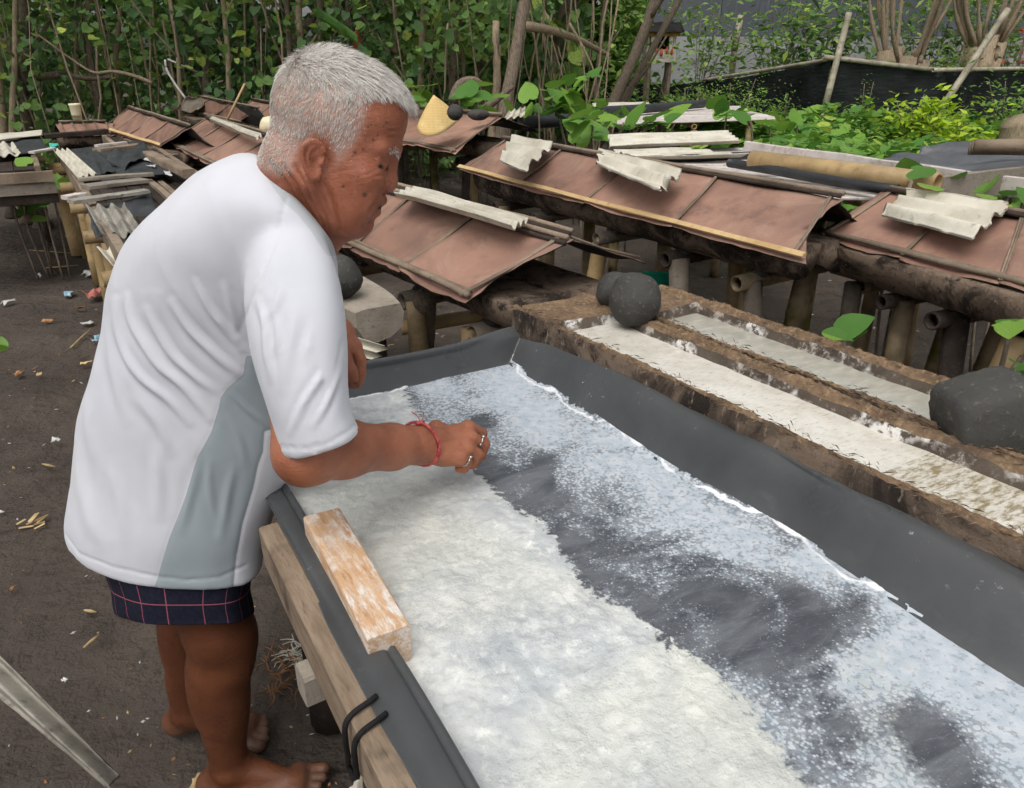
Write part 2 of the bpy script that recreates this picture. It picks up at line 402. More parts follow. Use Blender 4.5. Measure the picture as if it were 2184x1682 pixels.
P = UD[None]*edge_u[:, None]+VD[None]*(Vv+np.where(Vv > 1.02, .012*n2a(U*4.2, U*0+1.7), 0)+np.where(Vv < .24, (1-sstep(Vv, .198, .24))*(.0095+.030*np.clip(U-.53, -1, .7)+.006*n2a(U*6.2, U*0+5.7)), 0))[:, None]; P[:, 2] = zz
w = len(uu); ii, jj = np.meshgrid(np.arange(w-1), np.arange(len(vv)-1)); a = (jj*w+ii).ravel()
lin = mesh('liner', P, np.stack([a, a+1, a+w+1, a+w], 1), MT['liner'], bed)
so = lin.modifiers.new('s', 'SOLIDIFY'); so.thickness = .003; so.offset = -1
# timber side beam, cross bearers, legs
t = NT('old_timber_beam')
st = (2.2, 14, 14, math.radians(58.6))
c = t.mix(t.ramp(t.noise(5, 5, .6, st), .3, .7), srgb(156, 138, 118), srgb(128, 110, 92))
c = t.mix(t.ramp(t.noise(13, 6, .7, st), .52, .78), c, srgb(96, 80, 66))
c = t.mix(t.ramp(t.noise(5, 4, .6), .6, .72), c, srgb(92, 78, 66))
MT['beam'] = t.out(c, .85, t.bump(t.noise(24, 6, .7, st), .6, .006), .2)
V, F = box_geo(UV(-.45, .166, .758), UV(1.10, .2120, .762), .034, .075, .12, .0015)
mesh('beam', V, F, MT['beam'], bed, False)
V, F = box_geo(UV(-.45, 1.02, .72), UV(1.60, 1.02, .72), .05, .09, .14, .002)
mesh('beam', V, F, MT['wood_dark'], bed, False)
V, F = box_geo(UV(1.57, .22, .72), UV(1.57, 1.0, .72), .05, .09, .14, .002, up=(0, 0, 1)); mesh('beam', V, F, MT['wood_dark'], bed, False)
for u_, mt in ((.845, 'wood_grey'), (-.1, 'wood'), (1.42, 'wood')):
    V, F = box_geo(UV(u_, .172, .692), UV(u_, 1.0, .692), .045, .052, .12, .003); mesh('bearer', V, F, MT[mt], bed, False)
    for v_ in (.35, .95):
        V, F = tube_geo([UV(u_, v_, 0), UV(u_, v_, .3), UV(u_, v_, .61)], [.05, .047, .05], 10); mesh('leg', V, F, MT['wood_dark'], bed)
V, F = box_geo(UV(.56, .190, .0), UV(.57, .192, .72), .045, .07, .1, .003, up=VD); mesh('leg', V, F, MT['wood'], bed, False)
for (u_, v_) in ((.70, .45), (.75, .75)):
    V, F = box_geo(UV(-.4, v_, .725), UV(1.5, v_, .725), .09, .03, .1, .002); mesh('bottom_board', V, F, MT['wood_dark'], bed, False)
# black cord lashed round the beam with a pale wedge
lash = thing('beam_lashing', 'black cord tied round the bed beam with a pale stone wedge', 'cord', UV(.62, .18, .68))
for k, du in enumerate((-.008, .022)):
    pts = [UV(.635+du+x*.3, v_+.016, z_) for x, v_, z_ in ((.03, .203, .803), (.01, .19, .805), (-.005, .168, .802), (-.005, .1585, .785), (0, .1585, .74), (.01, .159, .72), (.02-.05*k, .163, .70))]
    V, F = tube_geo(bend(pts, 4), .0036, 6); mesh('cord_loop', V, F, MT['cord'], lash)
def rock_geo(c, r, seed=0, n=3, rough=.12, sc=None):
    import bmesh
    bm = bmesh.new(); bmesh.ops.create_icosphere(bm, subdivisions=n, radius=1)
    V = np.array([v.co[:] for v in bm.verts]); F = [[v.index for v in f.verts] for f in bm.faces]; bm.free()
    d = 1+rough*n3a(V+seed*3.7, 1.1)+rough*.35*n3a(V+seed*1.7, 3.1)
    V = V*d[:, None]*np.asarray(r); return V+np.asarray(c), F
V, F = rock_geo(UV(.63, .174, .70), (.012, .014, .035), 3, 2, .4); mesh('wedge', V, F, MT['corr'], lash, False)
# ------------------------------------------------------------------ brine and salt on the liner
su = np.linspace(-.4, 1.585, 640); sv = np.linspace(.245, .985, 240)
U, Vv = np.meshgrid(su, sv); U = U.ravel(); Vv = Vv.ravel()
def uvp(px, z=.766): p = Z(px[0], px[1], z); return (p@UD, p@VD)
wu = U+.018*fbm2(U*14, Vv*14, 3)+.006*fbm2(U*60, Vv*60, 2); wv = Vv+.018*fbm2(U*14+31, Vv*14+5, 3)+.006*fbm2(U*60+9, Vv*60, 2)
PP = np.stack([wu, wv], 1)
thick_poly = [uvp(p) for p in [(560, 1075), (640, 860), (745, 857), (850, 838), (880, 880), (930, 940), (1000, 1003), (1060, 1060), (1160, 1135), (1240, 1250), (1350, 1312), (1440, 1380), (1530, 1462), (1620, 1560), (1700, 1650), (1850, 1850)]]
thick_poly += [(-.4, .60), (-.4, .20), (1.2, .20)]
th = polysd(PP, thick_poly)
film_poly = [uvp(p) for p in [(930, 830), (1000, 795), (1090, 770), (1170, 838), (1300, 915), (1490, 1040), (1740, 1185), (1900, 1275), (2030, 1335), (2184, 1400), (2500, 1560), (2400, 1700), (2184, 1640), (2090, 1500), (1980, 1460), (1900, 1380), (1950, 1330), (1850, 1235), (1700, 1215), (1560, 1190), (1450, 1110), (1330, 1010), (1230, 960), (1120, 930), (1080, 870), (1000, 835)]]
fm = polysd(PP, film_poly)
lump_poly = [uvp(p) for p in [(1800, 1400), (1900, 1375), (1935, 1410), (1900, 1480), (1875, 1540), (1930, 1620), (2000, 1720), (1920, 1720), (1850, 1600), (1815, 1500)]]
lp = polysd(PP, lump_poly)
rim_line = [uvp(p) for p in [(745, 856), (830, 842), (880, 822), (930, 812), (1000, 790), (1085, 764), (1120, 800), (1170, 836), (1240, 878), (1300, 912), (1370, 958), (1490, 1036), (1640, 1116), (1740, 1180), (1820, 1235), (1900, 1272), (2010, 1322), (2184, 1398), (2500, 1540)]]
rl, _ = segdist(PP, rim_line)
a_th = sstep(th, -.045, .032); a_fm = sstep(fm, -.09, .07); a_lp = sstep(lp, -.03, .02); a_rl = np.exp(-(rl/.0055)**2)*(.75+.35*n2a(U*40, Vv*40))
# chunk relief: lumpy crust where the salt is thick
lum = np.abs(fbm2(U*26, Vv*26, 4)); lum2 = fbm2(U*9+3, Vv*9, 3)
h = a_th*(.002+.0028*(1-lum*1.7)+.002*lum2+.0016*fbm2(U*90, Vv*90, 2))
band = np.exp(-((th-.045)/.05)**2); h += band*a_th*.003*(.6+lum2)
h += a_rl*.003+a_lp*.002*(.5+fbm2(U*60, Vv*60, 3))+.0006*a_fm*n2a(U*120, Vv*120)
P = UD[None]*U[:, None]+VD[None]*Vv[:, None]; P[:, 2] = .7662+np.maximum(h, 0)
lz = .760+(.092+.012*n2a(U*2.3, U*0+9.1))*sstep(Vv-.945-.016*n2a(U*3.1, U*0+2.2), -.02, .075)
lz = np.maximum(lz, .760+(.088+.014*n2a(Vv*4.1, Vv*0+4.4))*sstep(U, 1.555, 1.60))+.003*n2a(U*5, Vv*5)
P[:, 2] = np.where(rl < .014, np.maximum(P[:, 2], lz+.0042), P[:, 2])
w = len(su); ii, jj = np.meshgrid(np.arange(w-1), np.arange(len(sv)-1)); a = (jj*w+ii).ravel()
t = NT('salt_and_brine')
th_, fm_, lp_, rl_ = t.attr('thick'), t.attr('film'), t.attr('lump'), t.attr('rimline')
fr_u = (1, 1, 1, math.radians(58.6))
wet = t.mix(t.ramp(t.noise(6, 5, .6, (1, 3, 1, -.6), .6), .35, .7), srgb(72, 75, 81), srgb(112, 115, 120))
n1 = t.noise(85, 5, .65); n0 = t.noise(4.5, 4, .55, None, .8)
# fine crystal speckle floating on the brine
cov = t.math('ADD', t.math('MULTIPLY', fm_, .47), t.math('MULTIPLY', t.ramp(n0, .3, .65), .42))
cov = t.math('ADD', cov, t.math('MULTIPLY', lp_, .35))
n1b = t.math('ADD', t.math('MULTIPLY', n1, .6), t.math('MULTIPLY', t.noise(190, 4, .7), .4))
vd_ = t.vor(170); vd2 = t.vor(95)
flk = t.math('ADD', t.ramp(t.math('SUBTRACT', t.math('MULTIPLY', cov, 1.15), vd_), -.12, .16), t.math('MULTIPLY', t.ramp(t.math('SUBTRACT', t.math('MULTIPLY', cov, .8), vd2), -.05, .1), .5))
spk = t.math('MINIMUM', t.math('ADD', t.math('MULTIPLY', t.ramp(t.math('ADD', n1b, cov), .66, 1.0), .55), t.math('MULTIPLY', t.math('MULTIPLY', flk, t.ramp(n1, .30, .60)), .75)), 1.0)
strk = t.ramp(t.noise(30, 6, .72, (1, 4, 1, -.3), 1.0), .5, .78)
c = t.mix(t.math('MULTIPLY', strk, .35), wet, srgb(150, 154, 158))
c = t.mix(t.math('MULTIPLY', spk, .88), c, t.mix(t.ramp(t.noise(40, 4), .3, .7), srgb(212, 218, 224), srgb(186, 198, 208)))
c = t.mix(t.math('MULTIPLY', lp_, t.ramp(t.math('ADD', n1, t.math('MULTIPLY', vd_, -.3)), .25, .55, 0, .7)), c, srgb(184, 188, 180))
thf = t.ramp(t.math('ADD', th_, t.math('MULTIPLY', t.math('SUBTRACT', t.math('ADD', t.math('MULTIPLY', n1, .55), t.math('MULTIPLY', t.noise(34, 6, .7), .45)), .5), 2.4)), .34, .64)
crack = t.ramp(t.noise(38, 6, .7, None, .6), .36, .44, 1, 0)
sal = t.mix(t.ramp(t.noise(7, 5, .6), .38, .68), srgb(190, 195, 197), srgb(230, 231, 225))
sal = t.mix(t.ramp(t.noise(34, 6, .7), .5, .72), sal, srgb(238, 239, 234))
sal = t.mix(t.math('MULTIPLY', t.ramp(t.noise(4.2, 5, .65, None, 1.), .44, .70), t.ramp(n1, .3, .62, .15, .85)), sal, srgb(152, 159, 166))
sal = t.mix(t.math('MULTIPLY', t.ramp(t.noise(11, 5, .65, None, 1.), .50, .68), .5), sal, srgb(172, 177, 181))
sal = t.mix(t.math('MULTIPLY', t.ramp(t.noise(2.1, 3, .5), .45, .65), .5), sal, srgb(222, 222, 208))
sal = t.mix(t.math('MULTIPLY', crack, .22), sal, srgb(140, 146, 150))
dv = t.n('ShaderNodeTexVoronoi', feature='DISTANCE_TO_EDGE'); dv.inputs['Scale'].default_value = 42
wp = t.n('ShaderNodeVectorMath', operation='MULTIPLY_ADD'); nc_ = t.n('ShaderNodeTexNoise'); nc_.inputs['Scale'].default_value = 40; nc_.inputs['Detail'].default_value = 4; t.l(t.tc.outputs['Object'], nc_.inputs['Vector'])
t.l(nc_.outputs['Color'], wp.inputs[0]); wp.inputs[1].default_value = (.05, .05, .05); t.l(t.tc.outputs['Object'], wp.inputs[2]); t.l(wp.outputs[0], dv.inputs['Vector'])
edge_ = t.math('MULTIPLY', t.ramp(dv.outputs['Distance'], .0, .05, 1, 0), t.ramp(t.noise(9, 4, .6), .45, .65))
sal = t.mix(t.math('MULTIPLY', edge_, .28), sal, srgb(128, 134, 138))
c = t.mix(thf, c, sal)
c = t.mix(t.ramp(rl_, .25, .6), c, srgb(232, 233, 236))
ro = t.math('SUBTRACT', t.ramp(thf, 0, 1, .14, .5), t.math('MULTIPLY', spk, -.25))
nm = t.bump(t.noise(260, 4, .7), .35, .002); nm = t.bump(t.math('ADD', t.math('MULTIPLY', spk, .4), t.math('MULTIPLY', thf, t.noise(90, 6, .75))), .5, .0045, nm)
MT['salt'] = t.out(c, ro, nm, .4)
salt = mesh('salt', P, np.stack([a, a+1, a+w+1, a+w], 1), MT['salt'], attrs=dict(thick=a_th, film=a_fm, lump=a_lp, rimline=a_rl))
tagp(salt, 'white salt crust and grey brine spread in the lined bed', 'salt', kind='stuff')
# ------------------------------------------------------------------ pale timber block on the salt edge
t = NT('salted_timber')
st = (2.2, 16, 16, math.radians(58.6))
c = t.mix(t.ramp(t.noise(4, 5, .6, st), .3, .7), srgb(222, 184, 146), srgb(200, 156, 116))
c = t.mix(t.ramp(t.noise(9, 5, .7, st), .55, .75), c, srgb(150, 104, 68))
c = t.mix(t.math('MULTIPLY', t.ramp(t.noise(30, 6, .75, (.7, 3, 3, math.radians(58.6))), .42, .6), t.ramp(t.noise(10, 5, .7), .36, .6)), c, srgb(236, 230, 222))
MT['block'] = t.out(c, .75, t.bump(t.noise(60, 6, .7, st), .6, .004), .25)
a0, a1 = Z(690, 1130, .80), Z(832, 1385, .80)
d_ = unit(a1-a0)
V, F = box_geo(A(a0[0], a0[1], .802), A(a1[0], a1[1], .797), .058, .064, .05, .0014)
blk = mesh('wooden_block', V, F, MT['block'], None, False)
bv = blk.modifiers.new('b', 'BEVEL'); bv.width = .0015; bv.segments = 2; bv.limit_method = 'ANGLE'
tagp(blk, 'orange brown timber block crusted with salt lying at the bed edge', 'wood block')
# ================================================================== two open coconut-trunk troughs
t = NT('trough_inner_wall')
c = t.mix(t.ramp(t.noise(9, 6, .7), .35, .7), srgb(96, 86, 76), srgb(60, 52, 47))
c = t.mix(t.ramp(t.noise(24, 6, .75), .52, .66), c, srgb(176, 168, 158))
c = t.mix(t.math('MULTIPLY', t.ramp(t.noise(7, 4, .6), .5, .6), t.ramp(t.noise(60, 5, .7), .4, .55)), c, srgb(226, 222, 216))
MT['inner'] = t.out(c, .85, t.bump(t.noise(70, 6, .7), .7, .006), .2)
t = NT('trough_brine')
c = t.mix(t.ramp(t.noise(11, 6, .7, (1, 1, 1), .5), .35, .65), srgb(204, 199, 186), srgb(222, 218, 208))
c = t.mix(t.ramp(t.noise(45, 6, .75, (1, 3, 1, -.5)), .5, .72), c, srgb(176, 166, 148))
c = t.mix(t.math('MULTIPLY', t.math('LESS_THAN', t.attr('uu'), .62), t.ramp(t.noise(30, 6, .7, (1, 3, 1, -.5)), .42, .62)), c, srgb(146, 132, 102))
MT['brine1'] = t.out(c, .16, t.bump(t.noise(50, 5, .6), .1, .003), .5)
t = NT('trough_brine_pale')
bandm = t.ramp(t.math('ADD', t.attr('vv'), t.math('MULTIPLY', t.math('SUBTRACT', t.noise(30, 4), .5), .02)), 1.352, 1.358)
c = t.mix(bandm, srgb(222, 218, 204), t.mix(t.ramp(t.noise(14, 6, .7, (1, 3, 1, -.5)), .4, .7), srgb(164, 162, 150), srgb(186, 182, 168)))
MT['brine2'] = t.out(c, .12, t.bump(t.noise(50, 5, .6), .08, .003), .5)
def SK(u, v, z): return UV(u, v-.038*(u-.4), z)
def open_trough(label, v0, v1, u0, u1, uh, zr, zb, brine, seed):
    root = thing('coconut_trough', label, 'trough', UV(u0, (v0+v1)/2, 0), 'open coconut trunk troughs beside the lined bed')
    us = np.linspace(u0, u1, 300); w_ = v1-v0
    # profile: (v fraction, z offset, material): outer left side -> rim -> inner -> floor -> inner -> rim -> outer right
    prof = [(.12, -.24, 0), (.03, -.16, 0), (-.005, -.08, 0), (-.003, -.018, 0), (.006, -.003, 1), (.03, .002, 1), (.055, 0, 1), (.08, -.006, 1), (.11, -.03, 2), (.14, -.06, 2),
            (.80, -.06, 2), (.84, -.034, 2), (.875, -.010, 1), (.91, 0, 1), (.95, .003, 1), (.988, -.004, 1), (1.0, -.03, 0), (1.01, -.08, 0), (.97, -.16, 0), (.88, -.24, 0)]
    V = []; n = len(prof)
    for i, u in enumerate(us):
        solid = u > uh+.006*n2(u*50, seed)
        for k, (f, dz, m) in enumerate(prof):
            z = zr+dz
            if solid and 8 <= k <= 11: z = zr-.004+.006*n2(u*22, k*3.1+seed)
            jz = .0025*n2(u*34+seed*7, k*1.9)+.003*n2(u*9+seed, k*2.3)+.002*n2(u*110, k*5.3+seed); jv = .0032*n2(u*21+seed*3, k*2.7+9)+.006*n2(u*4+seed*2.2, 1.3)
            if k == 5 or k == 14: jz += .004*abs(n2(u*75, k+seed))
            V.append(SK(u, v0+w_*f+jv, z+jz))
    F = []; mi = []
    for i in range(len(us)-1):
        for k in range(n):
            q = (k+1) % n; F.append((i*n+k, i*n+q, (i+1)*n+q, (i+1)*n+k)); mi.append(1 if (us[i] > uh and 7 <= k <= 11) else prof[k][2])
    F.append(tuple(range(n-1, -1, -1))); F.append(tuple((len(us)-1)*n+k for k in range(n))); mi += [0, 1]
    mesh('trunk', np.array(V), F, [MT['trunk'], MT['fibre'], MT['inner']], root, True, mi=mi)
    # loose fibres standing out of the sawn rims
    fb = MB()
    for _ in range(1500):
        f = random.choice((random.gauss(.03, .02), random.gauss(.08, .03), random.gauss(.97, .02), random.gauss(.92, .03), random.gauss(.0, .01)))
        u = random.uniform(u0, u1); p = SK(u, v0+w_*f, zr+.001)
        d = UD*random.choice((-1, 1))*random.uniform(.6, 1)+VD*random.gauss(0, .5)+A(0, 0, random.uniform(-.25, .5)); L = random.uniform(.006, .024)
        s_ = unit(np.cross(d, A(0, 0, 1)))*.0005
        fb.add([p-s_, p+s_, p+d*L*.6+s_*.7, p+d*L+A(0, 0, -L*.2)], [(0, 1, 2), (0, 2, 3)])
    fo = fb.build('loose_fibre', MT['fibre'], root); fo['kind'] = 'stuff'
    nb = 120; ub = np.linspace(u0, uh+.002, nb); vb = np.linspace(v0+w_*.09, v0+w_*.87, 24)
    Ub, Vb = np.meshgrid(ub, vb); Ub = Ub.ravel(); Vb = Vb.ravel()
    Pb = UD[None]*Ub[:, None]+VD[None]*(Vb-.038*(Ub-.4))[:, None]; Pb[:, 2] = zb+.0008*n2a(Ub*40, Vb*40)
    ii, jj = np.meshgrid(np.arange(nb-1), np.arange(23)); a = (jj*nb+ii).ravel()
    mesh('brine', Pb, np.stack([a, a+1, a+nb+1, a+nb], 1), MT[brine], root, attrs=dict(uu=Ub, vv=Vb))
    for u in (u0+.15, (u0+u1)/2, u1-.2):
        for v_ in (v0+.03, v1-.03):
            V, F = tube_geo([SK(u, v_, 0), SK(u+.01, v_, .3), SK(u, v_, zr-.17)], [.045, .042, .044], 9); mesh('leg', V, F, MT['bamboo_moss'], root)
    return root
open_trough('coconut trunk trough of tan brine next to the rubber lined bed', 1.034, 1.268, -.3, 1.62, 1.45, .895, .866, 'brine1', 1)
open_trough('coconut trunk trough of pale brine on the far side of the tan one', 1.274, 1.498, -.3, 1.56, 1.40, .896, .864, 'brine2', 2)
# ------------------------------------------------------------------ basalt stones
def stone(px, d, r, seed, label, rough=.16, rot=0, n=4, block=0):
    c = D(px[0], px[1], d); V, F = rock_geo((0, 0, 0), (1, 1, 1), seed, n, rough)
    if block: V = V*(1-block+block*1.0/np.maximum(np.abs(V).max(1), .6)*np.linalg.norm(V, axis=1)**.0)[:, None]
    V = V*np.asarray(r)
    cr, sr = math.cos(rot), math.sin(rot); V = np.stack([V[:, 0]*cr-V[:, 2]*sr, V[:, 1], V[:, 0]*sr+V[:, 2]*cr], 1)+c
    o = mesh('stone', V, F, MT['stone']); tagp(o, label, 'stone', 'dark basalt stones'); return o
stone((1354, 638), 1.885, (.064, .06, .062), 2, 'round dark basalt stone on the ridge between the open troughs, larger of two', .1)
stone((1316, 618), 2.0, (.055, .05, .048), 5, 'round dark basalt stone half hidden behind a larger one on the trough', .1)
stone((2100, 893), 1.33, (.074, .066, .074), 9, 'big angular dark stone spotted with salt on the open troughs', .16, .3, block=.62)
# ================================================================== roofed troughs
def bamboo_geo(a, b, r, n=10, node=.28, taper=.9, hollow=True):
    a = np.asarray(a, float); b = np.asarray(b, float); L = np.linalg.norm(b-a); pts = []; rad = []
    s = 0; ph = random.uniform(.3, 1)*node
    st = [0]; x = ph
    while x < L-.02:
        st += [x-.012, x, x+.012]; x += node*random.uniform(.85, 1.15)
    st.append(L); m = 0
    for i, x in enumerate(st):
        pts.append(a+(b-a)*x/L); rr = r*(1-(1-taper)*x/L)
        rad.append(rr*(1.07 if 0 < i < len(st)-1 and (i-1) % 3 == 1 else .985))
    V, F = tube_geo(pts, rad, n, cap=not hollow)
    if hollow:                          # open cut ends with a wall
        V = list(V); d = unit(b-a)
        for end in (0, len(pts)-1):
            base = end*n; c = pts[end]; k0 = len(V); sg = 1 if end == 0 else -1
            for k in range(n): V.append(c+(V[base+k]-c)*.76)
            k1 = len(V)
            for k in range(n): V.append(c+(V[base+k]-c)*.7+sg*d*.05)
            for k in range(n):
                q = (k+1) % n
                f1 = (base+k, base+q, k0+q, k0+k); f2 = (k0+k, k0+q, k1+q, k1+k)
                F.append(f1[::-1] if end == 0 else f1); F.append(f2[::-1] if end == 0 else f2)
            F.append(tuple(range(k1, k1+n)))
        V = np.array(V)
    return V, F
def log_geo(a, b, r, flat_top=.15, n=14, seed=0, squash=1.0):     # D-section trunk, flat side up
    a = np.asarray(a, float); b = np.asarray(b, float); d, s, t = frame(b-a); m = max(4, int(np.linalg.norm(b-a)/.08)); V = []
    for i in range(m+1):
        p = lerp(a, b, i/m)
        for k in range(n):
            al = math.pi*2*k/n; y = math.sin(al)*squash
            rr = r*(1+.05*n2(i*.5+seed*9, k*.9)+.02*n2(i*2+seed, k*2.1))
            V.append(p+s*math.cos(al)*rr+t*min(y*rr, r*flat_top))
    F = []
    for i in range(m):
        for k in range(n):
            q = (k+1) % n; F.append((i*n+k, i*n+q, (i+1)*n+q, (i+1)*n+k))
    F.append(tuple(range(n-1, -1, -1))); F.append(tuple(m*n+k for k in range(n)))
    return np.array(V), F
def roofed(label, rl, rr, rz, el, er, ez, npan, back=None, sag=.012, trunk_r=.11, ridge='dark', eave='dark', over=(.04, .06), battens=True, posts=True, seed=0, near_trunk=0, nst=None, post_m=None, group='rust sheeted roofed salt troughs'):
    RL, RR = Z(*rl, rz), Z(*rr, rz); EL, ER = Z(*el, ez), Z(*er, ez)
    base = (EL+ER)/2; base[2] = 0
    root = thing('roofed_trough', label, 'salt trough', base, group)
    dw = unit((RR-RL)*A(1, 1, 0)); 
    if back is None:
        BL, BR = 2*RL-EL, 2*RR-ER; BL[2] = BR[2] = ez
    else:
        BR = Z(*back[0], back[1]); BL = BR+(RL-RR)
    def lift(p, h=.008): return p+A(0, 0, h)
    for side, (E0, E1) in enumerate(((EL, ER), (BL, BR))):
        for k in range(npan):
            f0, f1 = k/npan, (k+1)/npan
            r0, r1, e0, e1 = lerp(RL, RR, f0), lerp(RL, RR, f1), lerp(E0, E1, f0), lerp(E0, E1, f1)
            o0 = over[0] if k == 0 else .002; o1 = over[1] if k == npan-1 else .002
            r0, e0 = r0-dw*o0, e0-dw*o0; r1, e1 = r1+dw*o1, e1+dw*o1
            e0 = e0+(e0-r0)*.04; e1 = e1+(e1-r1)*.04
            sd = seed*5+k*3.3+side*11
            last = k == npan-1; first = k == 0
            def disp(u, v, sd=sd, last=last, first=first):
                z = -sag*math.sin(math.pi*u)*(.5+.5*v)+.006*n2(u*3+sd, v*3)+.010*v*v*n2(u*5+sd, 3.3)
                if last: z += -.03*max(0, u-.8)*5*v*.25+.006*n2(v*5, sd)*max(0, u-.7)*3
                return z
            def edge(u, v, sd=sd, last=last, first=first):
                du = dv = 0
                if v > .99: dv = .02*n2(u*6+sd, 1.1)+.01*n2(u*17+sd, 4)
                if last and u > .99: du = (.05*n2(v*2+sd, 2)+.02*n2(v*9+sd, 7))-.06*math.sin(v*math.pi)
                if first and u < .01: du = .03*n2(v*4+sd, 2)
                return du, dv
            V, F, mi = patch_geo(r0, r1, e1, e0, 12, 12, disp, .004, edge)
            mesh('roof_sheet', V, F, [MT['rust'], MT['under']], root, True, mi=mi)
        if battens:
            for k in range(npan+1):
                f = k/npan; p, q = lerp(RL, RR, f), lerp(E0, E1, f)
                for j in (0, 1) if side == 0 else (0,):
                    o = dw*(.009*j-.004); V, F = tube_geo([lift(p+o, .008), lift(lerp(p, q, .5)+o, .003-sag*.3), lift(q+o+(q-p)*.02, .007)], [.0048, .004, .005], 6); mesh('batten', V, F, MT['wood'], root)
        if side == 0:
            if eave == 'lath':
                V, F = box_geo(lift(lerp(EL, ER, -.03)+dw*0, .012), lift(lerp(EL, ER, 1.02), .012), .026, .010, .15, .0025, up=np.cross(dw, unit(RL-EL))); mesh('eave_lath', V, F, MT['lath'], root, False)
            else:
                for j in range(2):
                    pts = [lift(lerp(EL, ER, -.03+1.06*i/6)+A(0, 0, 1)*random.uniform(-.003, .004)+(RL-EL)*(.035*j+.01), .011) for i in range(7)]
                    V, F = tube_geo(pts, [.011]*7 if j == 0 else [.008]*7, 7); mesh('eave_pole', V, F, MT['wood'], root)
    for j in range(4 if ridge == 'bundle' else 2):
        off = (EL-RL)*(-.04+.045*j if ridge == 'bundle' else (-.03+.05*j))
        pts = [lift(lerp(RL, RR, -.02+1.04*i/6)+off+A(0, 0, random.uniform(-.002, .005)), .013-.002*j) for i in range(7)]
        V, F = tube_geo(pts, [random.uniform(.007, .011)]*7, 7); mesh('ridge_pole', V, F, MT['wood_dark'] if j % 2 else MT['wood'], root)
    # the trunks under the roof
    ctr0, ctr1 = (RL+lerp(EL, BL, .5))*.5, (RR+lerp(ER, BR, .5))*.5
    vd = unit(np.cross(A(0, 0, 1), dw)); vd = vd if np.dot(vd, EL-RL) > 0 else -vd
    for j, off in enumerate((trunk_r*1.02+near_trunk, -trunk_r*1.06)):
        p, q = RL*A(1, 1, 0)+vd*off, RR*A(1, 1, 0)+vd*off; p[2] = q[2] = ez-.035
        V, F = log_geo(p, q, trunk_r, .1, 16, seed+j); mesh('trunk', V, F, MT['trunk'], root)
    if posts:
        L = np.linalg.norm(RR-RL); ns = nst or max(2, int(L/.55)+1)
        for i in range(ns):
            f = (i+.35)/(ns-.3)+random.uniform(-.03, .03); c = lerp(RL, RR, f)*A(1, 1, 0); zt = ez-.035-trunk_r
            V, F = bamboo_geo(c+vd*(.17+random.uniform(0, .14))+A(0, 0, zt-.035), c-vd*.3+A(0, 0, zt-.035), random.uniform(.032, .04)); mesh('crossbar', V, F, MT[random.choice(('bamboo_moss', 'wood_dark', 'post_grey'))], root)
            for s_ in (.19, -.2):
                b_ = c+vd*s_+dw*random.uniform(-.05, .05); tilt = dw*random.uniform(-.10, .10)+vd*random.uniform(-.05, .05)
                rr_ = random.uniform(.034, .05); m_ = post_m or random.choice(('bamboo_moss', 'bamboo_moss', 'bamboo', 'post_grey', 'wood_dark'))
                V, F = (bamboo_geo(b_+tilt, b_+A(0, 0, zt-.03), rr_, 10, .3, .95, False) if 'bamboo' in m_ else tube_geo([b_+tilt, b_+tilt*.5+A(0, 0, zt*.5), b_+A(0, 0, zt-.03)], [rr_*1.1, rr_, rr_], 9))
                mesh('post', V, F, MT[m_], root)
            V, F = rock_geo(c+vd*.13+A(0, 0, zt-.005), (.045, .045, .022), i+seed*3, 2, .15); mesh('packing_stone', V, F, MT['stone'], root)
    return root, (RL, RR, EL, ER, BL, BR)
roofed('nearest rust roofed trough, between the leaning person and the open troughs', (770, 384), (1203, 505), .95, (668, 489), (985, 632), .78, 3, back=((1362, 553), .83), ridge='bundle', seed=1, over=(.02, .04))
TB = roofed('long rust roofed trough edged with a pale lath and carrying two corrugated scraps', (1080, 300), (1772, 420), .965, (990, 362), (1690, 545), .80, 4, eave='lath', seed=2, trunk_r=.125, nst=5)
TC = roofed('rust roofed trough over a big dark log at the frame edge', (1900, 412), (2360, 500), .93, (1757, 502), (2400, 668), .78, 3, seed=3, trunk_r=.15, near_trunk=.06, nst=4)
TK = roofed('rust roofed trough with a woven hat lying on its roof', (800, 221), (1064, 250), .98, (760, 286), (963, 324), .80, 3, seed=4, nst=4)
TE = roofed('rust roofed trough right behind the shoulder of the leaning person', (443, 254), (640, 312), .97, (356, 304), (520, 384), .80, 4, seed=5, nst=3, over=(.02, .05))
TF = roofed('rust roofed trough with a frayed ridge and pale edging pole', (275, 232), (400, 272), .97, (218, 274), (339, 312), .80, 4, seed=6, eave='lath', nst=3)
TH = roofed('farthest rust roofed trough with a grey cloth over its end', (407, 205), (548, 233), .97, (366, 232), (510, 261), .80, 3, seed=7, nst=3)
TI = roofed('rust roofed trough partly hidden behind the grey haired head', (538, 215), (690, 242), .97, (494, 249), (640, 280), .80, 3, seed=8, nst=3)
TG = roofed('small low rust roofed trough at the thicket edge under a cream cup', (128, 264), (226, 262), .86, (141, 288), (236, 286), .78, 4, seed=9, nst=2, posts=True)
